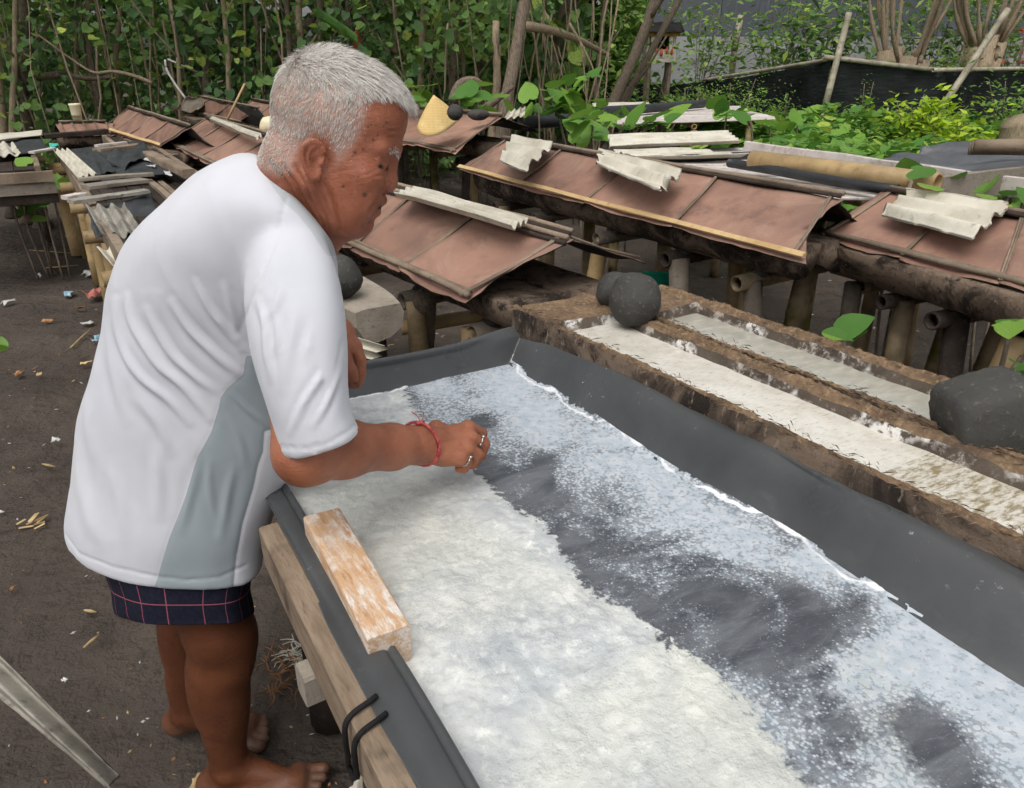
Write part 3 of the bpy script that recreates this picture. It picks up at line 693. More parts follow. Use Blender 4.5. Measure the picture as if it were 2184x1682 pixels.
# ------------------------------------------------------------------ corrugated scraps
def corrugated(label, px, zs, waves, along='u', amp=.011, mat='corr', ragged=.05, seed=0, thick=.006, nu=40, nv=40):
    c = [Z(p[0], p[1], z) for p, z in zip(px, zs if hasattr(zs, '__len__') else [zs]*4)]
    def disp(u, v):
        s = v if along == 'u' else u
        return amp*math.cos(2*math.pi*waves*s)+.003*n2(u*4+seed, v*4)
    def edge(u, v):
        du = dv = 0
        if u < .001: du = ragged*abs(n2(v*5+seed, 1.3))
        if u > .999: du = -ragged*abs(n2(v*5+seed, 8.3))
        if v < .001: dv = ragged*abs(n2(u*5+seed, 4.3))*.6
        if v > .999: dv = -ragged*abs(n2(u*6+seed, 6.3))-ragged*.4*abs(n2(u*19+seed, 2.2))
        return du, dv
    V, F, mi = patch_geo(c[0], c[1], c[2], c[3], nu, nv, disp, thick, edge)
    o = mesh('corrugated_sheet', V, F, MT[mat], None, True)
    return tagp(o, label, 'corrugated sheet', 'broken corrugated sheets laid as weights')
corrugated('small square corrugated scrap at the far end of the lath edged roof', [(1090, 291), (1184, 308), (1121, 362), (1063, 338)], [1.0, 1.0, .94, .94], 2.6, seed=1, ragged=.08, amp=.017)
corrugated('long corrugated scrap with a broken notch on the lath edged roof', [(1276, 321), (1462, 368), (1408, 414), (1268, 352)], [.99, .99, .935, .96], 2.2, seed=2, ragged=.13, amp=.018)
corrugated('wide cream corrugated scrap on the roof over the big dark log', [(1934, 406), (2160, 440), (2075, 505), (1874, 450)], [.965, .965, .90, .90], 2.5, seed=3, ragged=.12, amp=.018)
corrugated('narrow corrugated strip along the bundled ridge of the nearest roof', [(880, 400), (1132, 471), (1092, 484), (838, 413)], [.985, .985, .985, .985], 3, seed=4, ragged=.02, amp=.010)
corrugated('thin corrugated strip on the ridge behind the shoulder', [(452, 251), (560, 290), (546, 297), (446, 255)], 1.0, 2, seed=5, ragged=.03)
corrugated('crumpled white corrugated bit on the hat trough', [(1085, 238), (1120, 228), (1118, 248), (1075, 254)], [1.02, 1.02, .99, .99], 3, seed=6, ragged=.02, along='v')
corrugated('pale corrugated piece just below the hanging hand', [(742, 712), (826, 738), (798, 768), (735, 752)], [.66, .66, .6, .6], 2, seed=7, ragged=.03, amp=.014)
corrugated('weathered corrugated sheet propped up at the near frame corner', [(-60, 1330), (236, 1628), (258, 1716), (-90, 1420)], [.42, .36, .33, .38], 1.6, seed=8, ragged=.03, amp=.02, mat='corr_grey')
# ------------------------------------------------------------------ row behind the person: pale worn trunk with a stone
pt = thing('pale_trough', 'bleached hollow trunk end beside the elbow of the leaning person', 'trough', Z(780, 640, 0))
e0, e1 = Z(800, 622, .77), UV(4.3, .74, .77); e0 = UV(2.28, .885, .70)
V, F = log_geo(e0, UV(4.3, .80, .70), .112, .35, 11, 5); 
# round the near end off
Vp = np.array(V); uu_ = (Vp-e0)@UD; k_ = np.clip(uu_/.12, 0, 1); cz = e0[2]
ax = e0+np.outer(uu_, UD); Vp = ax+(Vp-ax)*np.where(uu_ < .12, .80+.20*k_, 1)[:, None]
mesh('trunk', Vp, F, MT['wood_grey'], pt, False)
for u_ in (2.45, 3.1, 3.8):
    for v_ in (.78, .92):
        V, F = tube_geo([UV(u_, v_, 0), UV(u_, v_, .6)], [.045, .045], 9); mesh('post', V, F, MT['wood_dark'], pt)
stone((726, 594), 2.55, (.075, .07, .07), 12, 'dark stone on the bleached trunk end beside the elbow', .14)
# ================================================================== tarp-covered tables on the far side of the person
def board(label, a, b, w, h, mat, name='plank', cat='plank', group='loose planks', za=.83, zb=None):
    p, q = Z(*a, za), Z(*b, zb if zb is not None else za); V, F = box_geo(p, q, w, h, .12, .003)
    o = mesh(name, V, F, MT[mat], None, False); return tagp(o, label, cat, group)
def tarp(label, px, zs, mat='rubber', seed=0, nu=22, nv=22, amp=.012, name='rubber_sheet', group='loose rubber sheets', thick=.003):
    c = [Z(p[0], p[1], z) for p, z in zip(px, zs if hasattr(zs, '__len__') else [zs]*4)]
    V, F, mi = patch_geo(*c, nu, nv, lambda u, v: amp*(n2(u*3+seed, v*3)+.5*n2(u*8+seed, v*7)), thick, lambda u, v: (.03*n2(v*4+seed, 1) if u in (0, 1) else 0, .03*n2(u*4+seed, 5) if v in (0, 1) else 0))
    o = mesh(name, V, F, MT[mat], None, True); return tagp(o, label, 'rubber sheet', group)
def table(label, u0, u1, v0, v1, z, mat='wood_dark', nboards=5, group=None, post='bamboo', pu=None):
    root = thing('drying_table', label, 'table', UV((u0+u1)/2, (v0+v1)/2, 0), group)
    for k in range(nboards):
        v_ = lerp(v0, v1, (k+.5)/nboards); V, F = box_geo(UV(u0, v_, z-.03), UV(u1, v_, z-.03+random.uniform(-.004, .004)), (v1-v0)/nboards*.97, .03, .1, .002); mesh('plank', V, F, MT[mat], root, False)
    for v_ in (v0, v1):
        V, F = box_geo(UV(u0-.03, v_, z-.045), UV(u1+.03, v_, z-.045), .035, .10, .1, .004); mesh('side_board', V, F, MT['wood'], root, False)
    for u_ in (pu or np.linspace(u0+.15, u1-.15, max(2, int((u1-u0)/.8)+1))):
        V, F = bamboo_geo(UV(u_, v0-.08, z-.13), UV(u_, v1+.08, z-.13), .032); mesh('crossbar', V, F, MT['bamboo'], root)
        for v_ in (v0+.02, v1-.05):
            V, F = bamboo_geo(UV(u_+random.uniform(-.04, .04), v_, 0), UV(u_, v_, z-.16), .04, 10, .3, .95, False); mesh('post', V, F, MT[post], root)
    return root
table('plank table heaped with rubber sheets and corrugated scraps behind the person', 2.35, 6.95, .24, .60, .80)
L1 = table('low dark plank table at the left frame edge with vines at its legs', 6.05, 8.6, -.62, .06, .80, post='post_grey', pu=(7.6, 8.4))
for k, (z_, m_) in enumerate(((.745, 'wood'), (.665, 'wood_grey'), (.60, 'wood_dark'))):
    V, F = box_geo(UV(6.02+.01*k, -.75, z_), UV(6.02+.015*k, .14, z_-.005), .03, .07, .1, .004); mesh('side_board', V, F, MT[m_], L1, False)
for px_, r_, m_ in (((28, 462), .075, 'post_grey'), ((64, 474), .085, 'wood'), ((92, 484), .09, 'post_grey')):
    b_ = Z(*px_, 0); V, F = tube_geo([b_, b_+A(0, 0, .3), b_+A(.01, 0, .58)], [r_*1.05, r_, r_*.95], 12); mesh('post', V, F, MT[m_], L1)
b_ = Z(170, 543, 0); V, F = bamboo_geo(b_, b_+A(-.02, .0, .70), .062, 14, .32, .95, False)
tagp(mesh('bamboo_post', V, F, MT['lath']), 'thick pale bamboo post at the corner of the plank table', 'post')
table('dark plank table in the gap beside the row of rust roofs', 3.2, 8.2, .66, .92, .78, nboards=4)
corrugated('narrow corrugated scrap on the plank table end, grey and stepped', [(112, 321), (148, 318), (212, 372), (166, 383)], .83, 3.5, along='v', seed=11, ragged=.05, amp=.012)
corrugated('grey wavy corrugated scrap on the plank table nearest the shirt back', [(184, 441), (268, 437), (306, 500), (218, 506)], [.83, .85, .81, .79], 3, along='v', seed=12, ragged=.06, amp=.014, mat='corr_grey')
corrugated('cream corrugated scrap tucked against the shirt back', [(208, 533), (258, 514), (292, 556), (246, 578)], [.74, .76, .72, .70], 1.5, along='v', seed=13, ragged=.03, amp=.016)
corrugated('corrugated scrap at the left frame edge on the dark table', [(-30, 300), (28, 306), (46, 330), (-30, 336)], .83, 3, along='v', seed=14, ragged=.04, amp=.012)
corrugated('pale flat strip of sheet lying above the mint scrap', [(-10, 288), (90, 279), (92, 290), (-10, 301)], .84, 1, seed=15, ragged=.02, amp=.006)
tarp('broad flat dark sheet covering the far half of the plank table', [(150, 318), (296, 300), (366, 372), (222, 392)], .812, seed=9, amp=.004)
tarp('dark rubber sheet beside the stepped corrugated scrap', [(158, 326), (204, 318), (250, 366), (206, 374)], .835, seed=1)
tarp('dark rubber sheet folded over the table edge near the shoulder', [(182, 437), (318, 408), (344, 470), (205, 510)], [.80, .82, .78, .74], seed=2, amp=.02)
tarp('grey rubber sheet at the left edge under a pale strip', [(0, 304), (84, 290), (104, 322), (30, 331)], .82, seed=3)
tarp('wrinkled black rubber sheet in the middle of the plank table', [(218, 338), (300, 306), (330, 328), (260, 366)], [.83, .86, .84, .83], seed=4, amp=.03)
tarp('flat grey sheet on the plank table beside the log', [(215, 362), (330, 332), (368, 368), (260, 384)], .825, seed=5, amp=.004)
board('dark grey board across the table, above a pale one', (181, 400), (308, 384), .10, .02, 'wood_grey', za=.86)
board('pale cracked board lowest of the boards across the table', (150, 430), (314, 408), .07, .018, 'corr_grey', za=.84)
board('thin pale board farthest of the boards across the table', (166, 384), (326, 371), .05, .018, 'wood_grey', za=.845)
board('weathered beam lying slantwise on the plank table', (316, 330), (404, 372), .07, .05, 'wood', za=.85)
board('thin pale strip on the dark table edge', (66, 326), (114, 318), .05, .015, 'slat', za=.83)
board('dark plank along the back of the dark table', (92, 291), (228, 281), .08, .04, 'wood_dark', za=.83)
board('pale strip next to the wrinkled black sheet', (205, 312), (268, 305), .04, .02, 'slat', za=.84)
board('grey plank under the wrinkled black sheet', (206, 322), (300, 310), .09, .025, 'wood', za=.82)
board('short pale board at the table corner', (138, 424), (182, 416), .05, .02, 'slat', za=.83)
for px_, lab in (((372, 372), 'small dark stone on the plank table beside the shoulder'),):
    stone(px_, 5.0, (.10, .10, .075), 21, lab, .14, n=3)
V, F, mi = patch_geo(Z(104, 306, .835), Z(122, 304, .835), Z(127, 311, .835), Z(106, 313, .835), 4, 4, lambda u, v: .01*n2(u*3, v*3), .003)
tagp(mesh('plastic_scrap', V, F, MT['plastic_mint']), 'mint green plastic scrap on the dark table', 'plastic scrap')
# the flaked white patches on the flat grey sheet
for k, q in enumerate([[(292, 325), (312, 335), (322, 345), (300, 338)], [(310, 352), (334, 351), (330, 356), (322, 354)], [(348, 362), (362, 366), (368, 376), (352, 372)]]):
    V, F, mi = patch_geo(*[Z(*p, .842) for p in q], 4, 3, lambda u, v: .006*n2(u*3+k, v*3), .003)
    tagp(mesh('paper_scrap', V, F, MT['plastic_white']), ['white paper flake beside the wrinkled black sheet', 'thin white flake in the middle of the flat grey sheet', 'white flake at the near corner of the flat grey sheet'][k], 'paper scrap', 'white flakes on the table')
# short lead: cup, stick, white pipes, grey cloth
c = Z(166, 258, .9); prof = [(.0, 0), (.030, 0), (.034, .03), (.037, .10), (.040, .105), (.040, .118), (.036, .118), (.034, .02), (0, .015)]
V = []; n = 18
for r, z in prof:
    for k in range(n): V.append(c+A(r*math.cos(2*math.pi*k/n), r*math.sin(2*math.pi*k/n), z)*1.25)
F = [(i*n+k, i*n+(k+1) % n, (i+1)*n+(k+1) % n, (i+1)*n+k) for i in range(len(prof)-1) for k in range(n)]
tagp(mesh('plastic_cup', np.array(V), F, MT['cream']), 'cream plastic cup standing on the small low roof', 'cup')
p0 = Z(482, 262, .9); V, F = tube_geo([p0, Yp(522, 179, p0[1]+.1)], [.012, .009], 7); tagp(mesh('stick', V, F, MT['bamboo']), 'thin brown stick poking up between the far roofs', 'stick')
y_ = 9.7
V, F = tube_geo(bend([Yp(397, 212, y_), Yp(375, 182, y_), Yp(356, 150, y_), Yp(352, 128, y_)], 5), .013, 8); tagp(mesh('pipe', V, F, MT['white_pvc']), 'bent white pipe rising beside the farthest roof', 'pipe')
V, F = tube_geo([Yp(358, 127, y_), Yp(421, 154, y_+.3)], .010, 8); tagp(mesh('pipe', V, F, MT['white_pvc']), 'thin white pipe branching level from the bent one', 'pipe')
tarp('grey cloth draped over the end of the farthest roof', [(402, 205), (456, 203), (424, 236), (376, 234)], [1.0, 1.0, .86, .84], 'post_grey', 7, 16, 16, .03, 'cloth', 'cloths on the far roof', .01)
V, F = rock_geo(Z(574, 272, .95), (.07, .06, .07), 4, 3, .3); tagp(mesh('plastic_bag', V, F, MT['cream']), 'cream bag behind the grey haired nape', 'bag')
# ------------------------------------------------------------------ woven hat on its roof
t = NT('woven_palm')
wx = t.n('ShaderNodeTexWave', wave_type='BANDS', bands_direction='X'); wx.inputs['Scale'].default_value = 34; t.l(t.tc.outputs['Object'], wx.inputs[0])
wz = t.n('ShaderNodeTexWave', wave_type='BANDS', bands_direction='Z'); wz.inputs['Scale'].default_value = 30; t.l(t.tc.outputs['Object'], wz.inputs[0])
wv_ = t.math('MULTIPLY', wx.outputs['Fac'], wz.outputs['Fac'])
c = t.mix(wv_, srgb(226, 196, 134), srgb(190, 152, 92)); c = t.mix(t.ramp(t.noise(8, 4), .5, .75), c, srgb(236, 212, 156))
MT['woven'] = t.out(c, .75, t.bump(wv_, .5, .006), .2)
# cone hat tipped on the slope: apex up-left, brim spread down
hc = Z(936, 262, .99); ap = Yp(925, 205, hc[1]); V = []; n = 40
e0 = Z(887, 284, .93); e1 = Z(978, 268, .97)
for i in range(13):
    f = i/12
    for k in range(n):
        a_ = 2*math.pi*k/n
        rim = hc+(e1-e0)*.5*math.cos(a_)+A(.0, .17, .035)*math.sin(a_)+A(0, 0, -.02+.022*math.cos(2*a_+.6))
        V.append(lerp(ap, rim, f**.92)+A(0, 0, .012*math.sin(f*3.1)))
F = [(i*n+k, i*n+(k+1) % n, (i+1)*n+(k+1) % n, (i+1)*n+k) for i in range(12) for k in range(n)]
o = mesh('woven_hat', np.array(V), F, MT['woven']); so = o.modifiers.new('s', 'SOLIDIFY'); so.thickness = .006
tagp(o, 'conical woven straw hat lying on a rust roof', 'hat')
stone((970, 240), 5.65, (.058, .05, .058), 31, 'smooth black stone resting against the woven hat', .08, n=3)
stone((1020, 246), 6.2, (.09, .06, .045), 33, 'flat black stone on the ridge next to the woven hat', .1, n=3)
# ------------------------------------------------------------------ bamboo slat tables
def slat_table(label, px, z, ns, mat='slat', zleg=True, along=True):
    c = [Z(*p, z) for p in px]; ctr = sum(c)/4; ctr[2] = 0
    root = thing('slat_table', label, 'slat table', ctr, 'bleached bamboo slat tables')
    for k in range(ns):
        f = (k+.5)/ns; a, b = lerp(c[0], c[3], f), lerp(c[1], c[2], f); w = np.linalg.norm(c[3]-c[0])/ns*.8; j = random.uniform(-.02, .05)
        V, F = box_geo(a-(b-a)*j*.3+A(0, 0, random.uniform(0, .006)), b+(b-a)*j+A(0, 0, random.uniform(0, .006)), w, .012, .3, .002); mesh('slat', V, F, MT[mat], root, False)
    for f in (.15, .5, .85):
        a, b = lerp(c[0], c[1], f)-A(0, 0, .04), lerp(c[3], c[2], f)-A(0, 0, .04); V, F = bamboo_geo(a, b, .03); mesh('crossbar', V, F, MT['bamboo'], root)
        for q in (a, b):
            V, F = bamboo_geo(q*A(1, 1, 0), q-A(0, 0, .03), .035, 8, .3, .95, False); mesh('post', V, F, MT['bamboo_moss'], root)
    return root
slat_table('far bleached slat table half covered by vine leaves', [(1262, 226), (1560, 228), (1650, 256), (1300, 268)], .86, 12)
slat_table('bleached slat table under the big bamboo pole behind the lath edged roof', [(1270, 322), (1600, 318), (1960, 432), (1560, 420)], .88, 14)
corrugated('upper long corrugated sheet on the slat table behind the long roof', [(1296, 290), (1556, 282), (1582, 303), (1300, 315)], .95, 4, seed=21, ragged=.02, amp=.012)
corrugated('lower long corrugated sheet on the slat table, split lengthwise', [(1305, 324), (1470, 318), (1602, 332), (1360, 338)], .93, 3, seed=22, ragged=.03, amp=.012)
corrugated('white corrugated strip lying on the far slat table', [(1262, 222), (1380, 219), (1392, 226), (1268, 230)], .92, 3, seed=23, ragged=.02, amp=.01)
def hose(label, pts, zs, r, mat='pipe', name='hose', cat='hose', group='black hoses', hollow=True):
    P = bend([Z(*p, z) for p, z in zip(pts, zs)], 5); n = 12; V, F = tube_geo(P, r, n, cap=False); V = list(V)
    for end in (0, len(P)-1):
        k0 = len(V)
        for k in range(n): V.append(P[end]+(V[end*n+k]-P[end])*.8)
        d = unit(P[1]-P[0]) if end == 0 else unit(P[-2]-P[-1]); k1 = len(V)
        for k in range(n): V.append(P[end]+(V[end*n+k]-P[end])*.78+d*.06)
        for k in range(n):
            q = (k+1) % n; F += [(end*n+k, end*n+q, k0+q, k0+k), (k0+k, k0+q, k1+q, k1+k)]
        F.append(tuple(range(k1, k1+n)))
    return tagp(mesh(name, np.array(V), F, MT[mat]), label, cat, group)
hose('long black hose lying in front of the big bamboo pole', [(1556, 348), (1640, 362), (1750, 382), (1850, 398), (1915, 406)], [.94]*5, .024)
hose('short black hose under the split corrugated sheet', [(1330, 338), (1450, 338), (1603, 333)], [.91]*3, .026)
hose('black hose on the far slat table pointing at the fence', [(1270, 238), (1380, 232), (1500, 222)], [.93]*3, .045)
hose('thick dark hose at the end of the hat trough', [(1110, 262), (1150, 260), (1240, 256)], [.88]*3, .06)
P0, P1 = Z(1605, 342, .97), Z(2000, 392, .97)
V, F = bamboo_geo(P0, P1, .05, 14, .75, .92); tagp(mesh('bamboo_pole', V, F, MT['bamboo']), 'thick split bamboo pole lying on the slat table', 'bamboo pole')
board('long pale edge board behind the thick bamboo pole', (1590, 318), (2184, 402), .03, .09, 'slat', za=.93)
board('grey plank propped at the right frame edge', (1962, 412), (2260, 372), .03, .12, 'wood_grey', za=.92, zb=.96)
tarp('slack dark tarpaulin over a bed at the right frame edge', [(1872, 350), (1975, 312), (2330, 308), (2330, 396)], [.92, 1.0, 1.02, .95], 'tarp', 15, 40, 30, .03, 'tarpaulin', 'tarpaulins')
for k in range(3):
    a, b = Z(2066+6*k, 318-3*k, 1.03+.03*k), Z(2330, 330-4*k, 1.03+.03*k); V, F = tube_geo(bend([a, lerp(a, b, .5)+A(0, 0, .01), b], 3), [.03]*7, 8)
    tagp(mesh('log', V, F, MT['wood']), ['lowest grey log weighing down the slack tarpaulin', 'middle grey log weighing down the slack tarpaulin', 'top grey log weighing down the slack tarpaulin'][k], 'log', 'grey logs on the tarpaulin')
V, F = tube_geo([A(1, 1, 0)*Yp(2160, 300, 7.6), Yp(2160, 300, 7.6), Yp(2164, 268, 7.6), Yp(2160, 258, 7.6)], [.13, .12, .115, .11], 12); tagp(mesh('stump', V, F, MT['bark_pale']), 'pale broken stump by the grey logs', 'stump')
# teal sheet behind the nearest roof and other scraps under the troughs
V, F, mi = patch_geo(Z(1366, 578, .42), Z(1462, 584, .42), Z(1456, 604, .34), Z(1408, 612, .34), 6, 4, lambda u, v: .01*n2(u*3, v*3), .004)
tagp(mesh('plastic_sheet', V, F, MT['plastic_teal']), 'teal plastic sheet behind the nearest rust roof', 'plastic sheet')
V, F = bamboo_geo(Z(856, 700, .42), Z(1030, 672, .46), .032); tagp(mesh('bamboo_pole', V, F, MT['bamboo']), 'short bamboo pole sticking out below the nearest roof', 'bamboo pole')
V, F = tube_geo([Z(905, 720, .3)*A(1, 1, 0), Z(905, 720, .3), Z(905, 640, .62)], [.05, .05, .047], 10); tagp(mesh('post', V, F, MT['bark']), 'reddish bark post under the nearest rust roof', 'post')
# ================================================================== fence, building, shrine
def netfence(label, pts, y0s, ztop, zbot, group='black shade net fences'):
    V = []; F = []; n = 40; m = 10; P = [Yp(p[0], p[1], y) for p, y in zip(pts, y0s)]
    L = bend(P, 10); n = len(L)
    for i, p in enumerate(L):
        for j in range(m):
            f = j/(m-1); V.append(A(p[0]+.04*n2(i*.7, j*.8), p[1]+.06*n2(i*.5+5, j*.5), lerp(p[2], zbot, f)))
    F = [(i*m+j, i*m+j+1, (i+1)*m+j+1, (i+1)*m+j) for i in range(n-1) for j in range(m-1)]
    o = mesh('net', np.array(V), F, MT['net']); return o
nf = thing('net_fence', 'sagging black shade net fence with bamboo rail and poles', 'fence', Yp(1780, 300, 12)*A(1, 1, 0))
def nfpart(name, V, F, m): return mesh(name, V, F, MT[m], nf)
fy = {1290: 15.5, 1460: 15, 1630: 14, 1775: 12.2, 1900: 12.2, 2000: 12.2, 2200: 12.6}
o = netfence('', [(1285, 176), (1380, 180), (1460, 178)], [15.5, 15.3, 15.0], 0, .05); o.parent = nf; o.location = np.array(o.location)-np.array(nf.location)
o = netfence('', [(1460, 180), (1630, 158), (1772, 128)], [15.0, 14, 12.2], 0, .05); o.parent = nf; o.location = np.array(o.location)-np.array(nf.location)
o = netfence('', [(1772, 127), (1900, 142), (1990, 150), (2050, 154), (2140, 150), (2300, 142)], [12.2, 12.2, 12.2, 12.3, 12.5, 12.8], 0, .05); o.parent = nf; o.location = np.array(o.location)-np.array(nf.location)
for a, b, ya, yb, r in (((1756, 122), (2005, 151), 12.15, 12.15, .035), ((1990, 150), (2230, 146), 12.1, 12.6, .03), ((1500, 172), (1790, 124), 14.8, 12.1, .03)):
    V, F = bamboo_geo(Yp(*a, ya), Yp(*b, yb), r, 8, .5); nfpart('rail', V, F, 'pole')
for a, b, ya, r, m in (((1811, 28), (1756, 242), 12.0, .05, 'pole'), ((1442, 60), (1408, 222), 14.6, .05, 'bark'), ((2150, 20), (1990, 258), 12.0, .05, 'pole'), ((1580, 34), (1566, 110), 17.5, .07, 'pole')):
    V, F = bamboo_geo(Yp(*b, ya), Yp(*a, ya+.2), r, 9, .5); nfpart('pole', V, F, m)
    g_ = Yp(*b, ya); V, F = bamboo_geo(g_*A(1, 1, 0), g_, r, 9, .5); nfpart('pole', V, F, m)
bl = thing('building', 'large plain grey building with pale concrete base behind the trees', 'building', (14, 30, 0))
t = NT('grey_panel_wall')
c = t.mix(t.ramp(t.noise(.5, 4, .6, (1, 1, .3)), .3, .7), srgb(78, 82, 88), srgb(94, 98, 103)); c = t.mix(t.ramp(t.noise(2.5, 5, .7, (3, 3, .2)), .55, .8), c, srgb(130, 132, 134))
MT['panel'] = t.out(c, .8, None, .2)
MT['concrete'] = simple('stained_concrete', srgb(158, 160, 160), srgb(132, 134, 132), .7, col3=srgb(104, 104, 102), s3=2.5, b=(6, .3, .02))
bx0, bx1 = Yp(1392, 60, 28)[0], Yp(2700, 60, 28)[0]
zc = Yp(1700, 79, 28)[2]
V, F = box_geo(A(bx0, 28.5, zc/2), A(bx1, 28.5, zc/2), 1.0, zc, .01); mesh('base_wall', V, F, MT['concrete'], bl, False)
npn = 9
for k in range(npn):
    a, b = lerp(bx0, bx1, k/npn)+.03, lerp(bx0, bx1, (k+1)/npn)-.03; V, F = box_geo(A(a, 28.7, zc+2.6), A(b, 28.7, zc+2.6), .9, 5.15, .006); mesh('wall_panel', V, F, MT['panel'], bl, False)
V, F = box_geo(A(bx0, 28.78, zc+2.6), A(bx1, 28.78, zc+2.6), .9, 5.14, .006); mesh('wall_core', V, F, MT['concrete'], bl, False)
# small spirit-house shrine
shy = 14.0; sb = Yp(1404, 130, shy); st_ = Yp(1404, 72, shy); W_ = .48
sr = thing('shrine', 'small wooden spirit shrine with dark roof and red ornaments', 'shrine', sb*A(1, 1, 0))
for dx_ in (-.17, .17):
    for dy_ in (-.15, .15):
        V, F = tube_geo([sb*A(1, 1, 0)+A(dx_, dy_, 0), sb+A(dx_, dy_, .35)], .03, 8); mesh('leg', V, F, MT['wood'], sr)
zb_ = sb[2]
shw = simple('shrine_white', srgb(206, 200, 188), srgb(176, 168, 150), 14); sho = simple('shrine_ochre', srgb(196, 150, 72), srgb(160, 112, 52), 10); shr = simple('shrine_red', srgb(176, 72, 56), srgb(206, 120, 84), 30)
V, F = box_geo(sb+A(-W_/2, 0, .0), sb+A(W_/2, 0, .0), .46, .05, .1); mesh('floor_board', V, F, shw, sr, False)
V, F = box_geo(sb+A(-W_/2+.02, .16, .2), sb+A(W_/2-.02, .16, .2), .04, .34, .1); mesh('back_panel', V, F, MT['wood_dark'], sr, False)
for s in (-1, 1):
    V, F = box_geo(sb+A(s*(W_/2-.03), -.18, .2), sb+A(s*(W_/2-.03), .17, .2), .03, .34, .1); mesh('side_panel', V, F, shw, sr, False)
    V, F = box_geo(sb+A(s*.15, -.2, .02), sb+A(s*.15, -.2, .36), .06, .06, .1, up=(0, 1, 0)); mesh('pillar', V, F, shw, sr, False)
V, F = box_geo(sb+A(-W_/2, -.2, .10), sb+A(W_/2, -.2, .10), .03, .14, .1); mesh('front_rail', V, F, shw, sr, False)
V, F = box_geo(sb+A(-W_/2-.05, -.2, .40), sb+A(W_/2+.05, -.2, .40), .03, .07, .1); mesh('fascia', V, F, sho, sr, False)
for s in (-1, 1):
    V, F, mi = patch_geo(sb+A(-W_/2-.08, 0, .58), sb+A(W_/2+.08, 0, .58), sb+A(W_/2+.1, s*.3, .43), sb+A(-W_/2-.1, s*.3, .43), 12, 3, lambda u, v: .01*math.cos(u*50), .012); mesh('roof', V, F, MT['under'], sr, True)
for k in range(5):
    V, F = rock_geo(sb+A(-.17+.085*k, -.235, .13+.03*(k % 2)), (.025, .02, .05), k, 2, .3); mesh('ornament', V, F, shr, sr)
# ================================================================== litter on the sand
def litter(label, px, size, mat, seed, name='plastic_scrap', cat='litter', z0=.012, rot=None, crumple=.35, group='scraps on the sand', asp=.6):
    c = Z(*px, 0); c[2] = z0; a = rot if rot is not None else random.uniform(0, 3.14); d = A(math.cos(a), math.sin(a), 0); s = A(-math.sin(a), math.cos(a), 0)
    size *= .7; h = size*crumple*.7
    V, F, mi = patch_geo(c-d*size/2-s*size*asp/2, c+d*size/2-s*size*asp/2, c+d*size/2+s*size*asp/2, c-d*size/2+s*size*asp/2, 8, 8,
                         lambda u, v: h*(.5+n2(u*3+seed, v*3+seed)*.8), .003, lambda u, v: (.25*n2(v*3+seed, 1)*(1 if u in (0, 1) else .5), .25*n2(u*3+seed, 4)*(1 if v in (0, 1) else .5)))
    return tagp(mesh(name, V, F, MT[mat], None, True), label, cat, group)
litter('crumpled pink plastic bag on the sand next to the shirt back', (200, 636), .18, 'plastic_pink', 1, 'plastic_bag', crumple=.5, z0=.02)
litter('white torn plastic heap on the sand above the pink bag', (190, 590), .16, 'plastic_white', 2, crumple=.25)
litter('small white plastic knot left of the torn plastic heap', (84, 594), .07, 'plastic_white', 3, crumple=.6)
litter('blue and white wrapper below the torn plastic heap', (150, 632), .12, 'plastic_blue', 4, crumple=.25)
litter('white scrap at the left frame edge on open sand', (20, 650), .12, 'plastic_white', 5, crumple=.3)
litter('flat grey wrapper right under the pink bag', (186, 694), .09, 'plastic_white', 6, crumple=.12)
litter('pale blue plastic against the shirt back', (208, 732), .08, 'plastic_blue', 7, crumple=.6)
litter('crumpled brown leaf left of the grey wrapper', (102, 690), .07, 'dryleaf', 8, 'dry_leaf', 'dry leaf')
litter('orange brown leaf just below the pink bag', (172, 662), .07, 'dryleaf', 9, 'dry_leaf', 'dry leaf')
litter('pale curled leaf beside the back hem of the shirt, upper one', (186, 780), .07, 'straw', 10, 'dry_leaf', 'dry leaf')
litter('dark curled leaf in the middle of the open sand', (40, 802), .07, 'dryleaf', 11, 'dry_leaf', 'dry leaf')
litter('square tan scrap right of the dark curled leaf', (84, 804), .05, 'straw', 12, crumple=.2)
litter('crumpled foil scrap level with the elbow', (122, 946), .055, 'plastic_white', 13, crumple=.5)
litter('small white chip near the lower left frame edge', (140, 1458), .022, 'plastic_white', 14, crumple=.3)
litter('orange leaf bit on the sand below the straw heap', (28, 1262), .026, 'dryleaf', 15, 'dry_leaf', 'dry leaf')
litter('small pale scrap at the left frame edge by the hip', (2, 1098), .03, 'plastic_white', 16)
litter('tan scrap at the foot of the frame under the near heel', (420, 1676), .06, 'straw', 26, crumple=.1)
sh_ = thing('straw_heap', 'small heap of straw coloured splinters on the sand left of the shirt hem', 'straw', Z(72, 1130, 0))
for k in range(9):
    c = Z(72+random.uniform(-24, 24), 1128+random.uniform(-12, 14), 0)+A(0, 0, .006+.003*k); a_ = .5+k*.13+random.uniform(-.2, .2); d = A(math.cos(a_), math.sin(a_), random.uniform(-.1, .2))*random.uniform(.015, .03)
    V, F = box_geo(c-d, c+d, .008, .003, .2); mesh('splinter', V, F, MT['straw'], sh_, False)
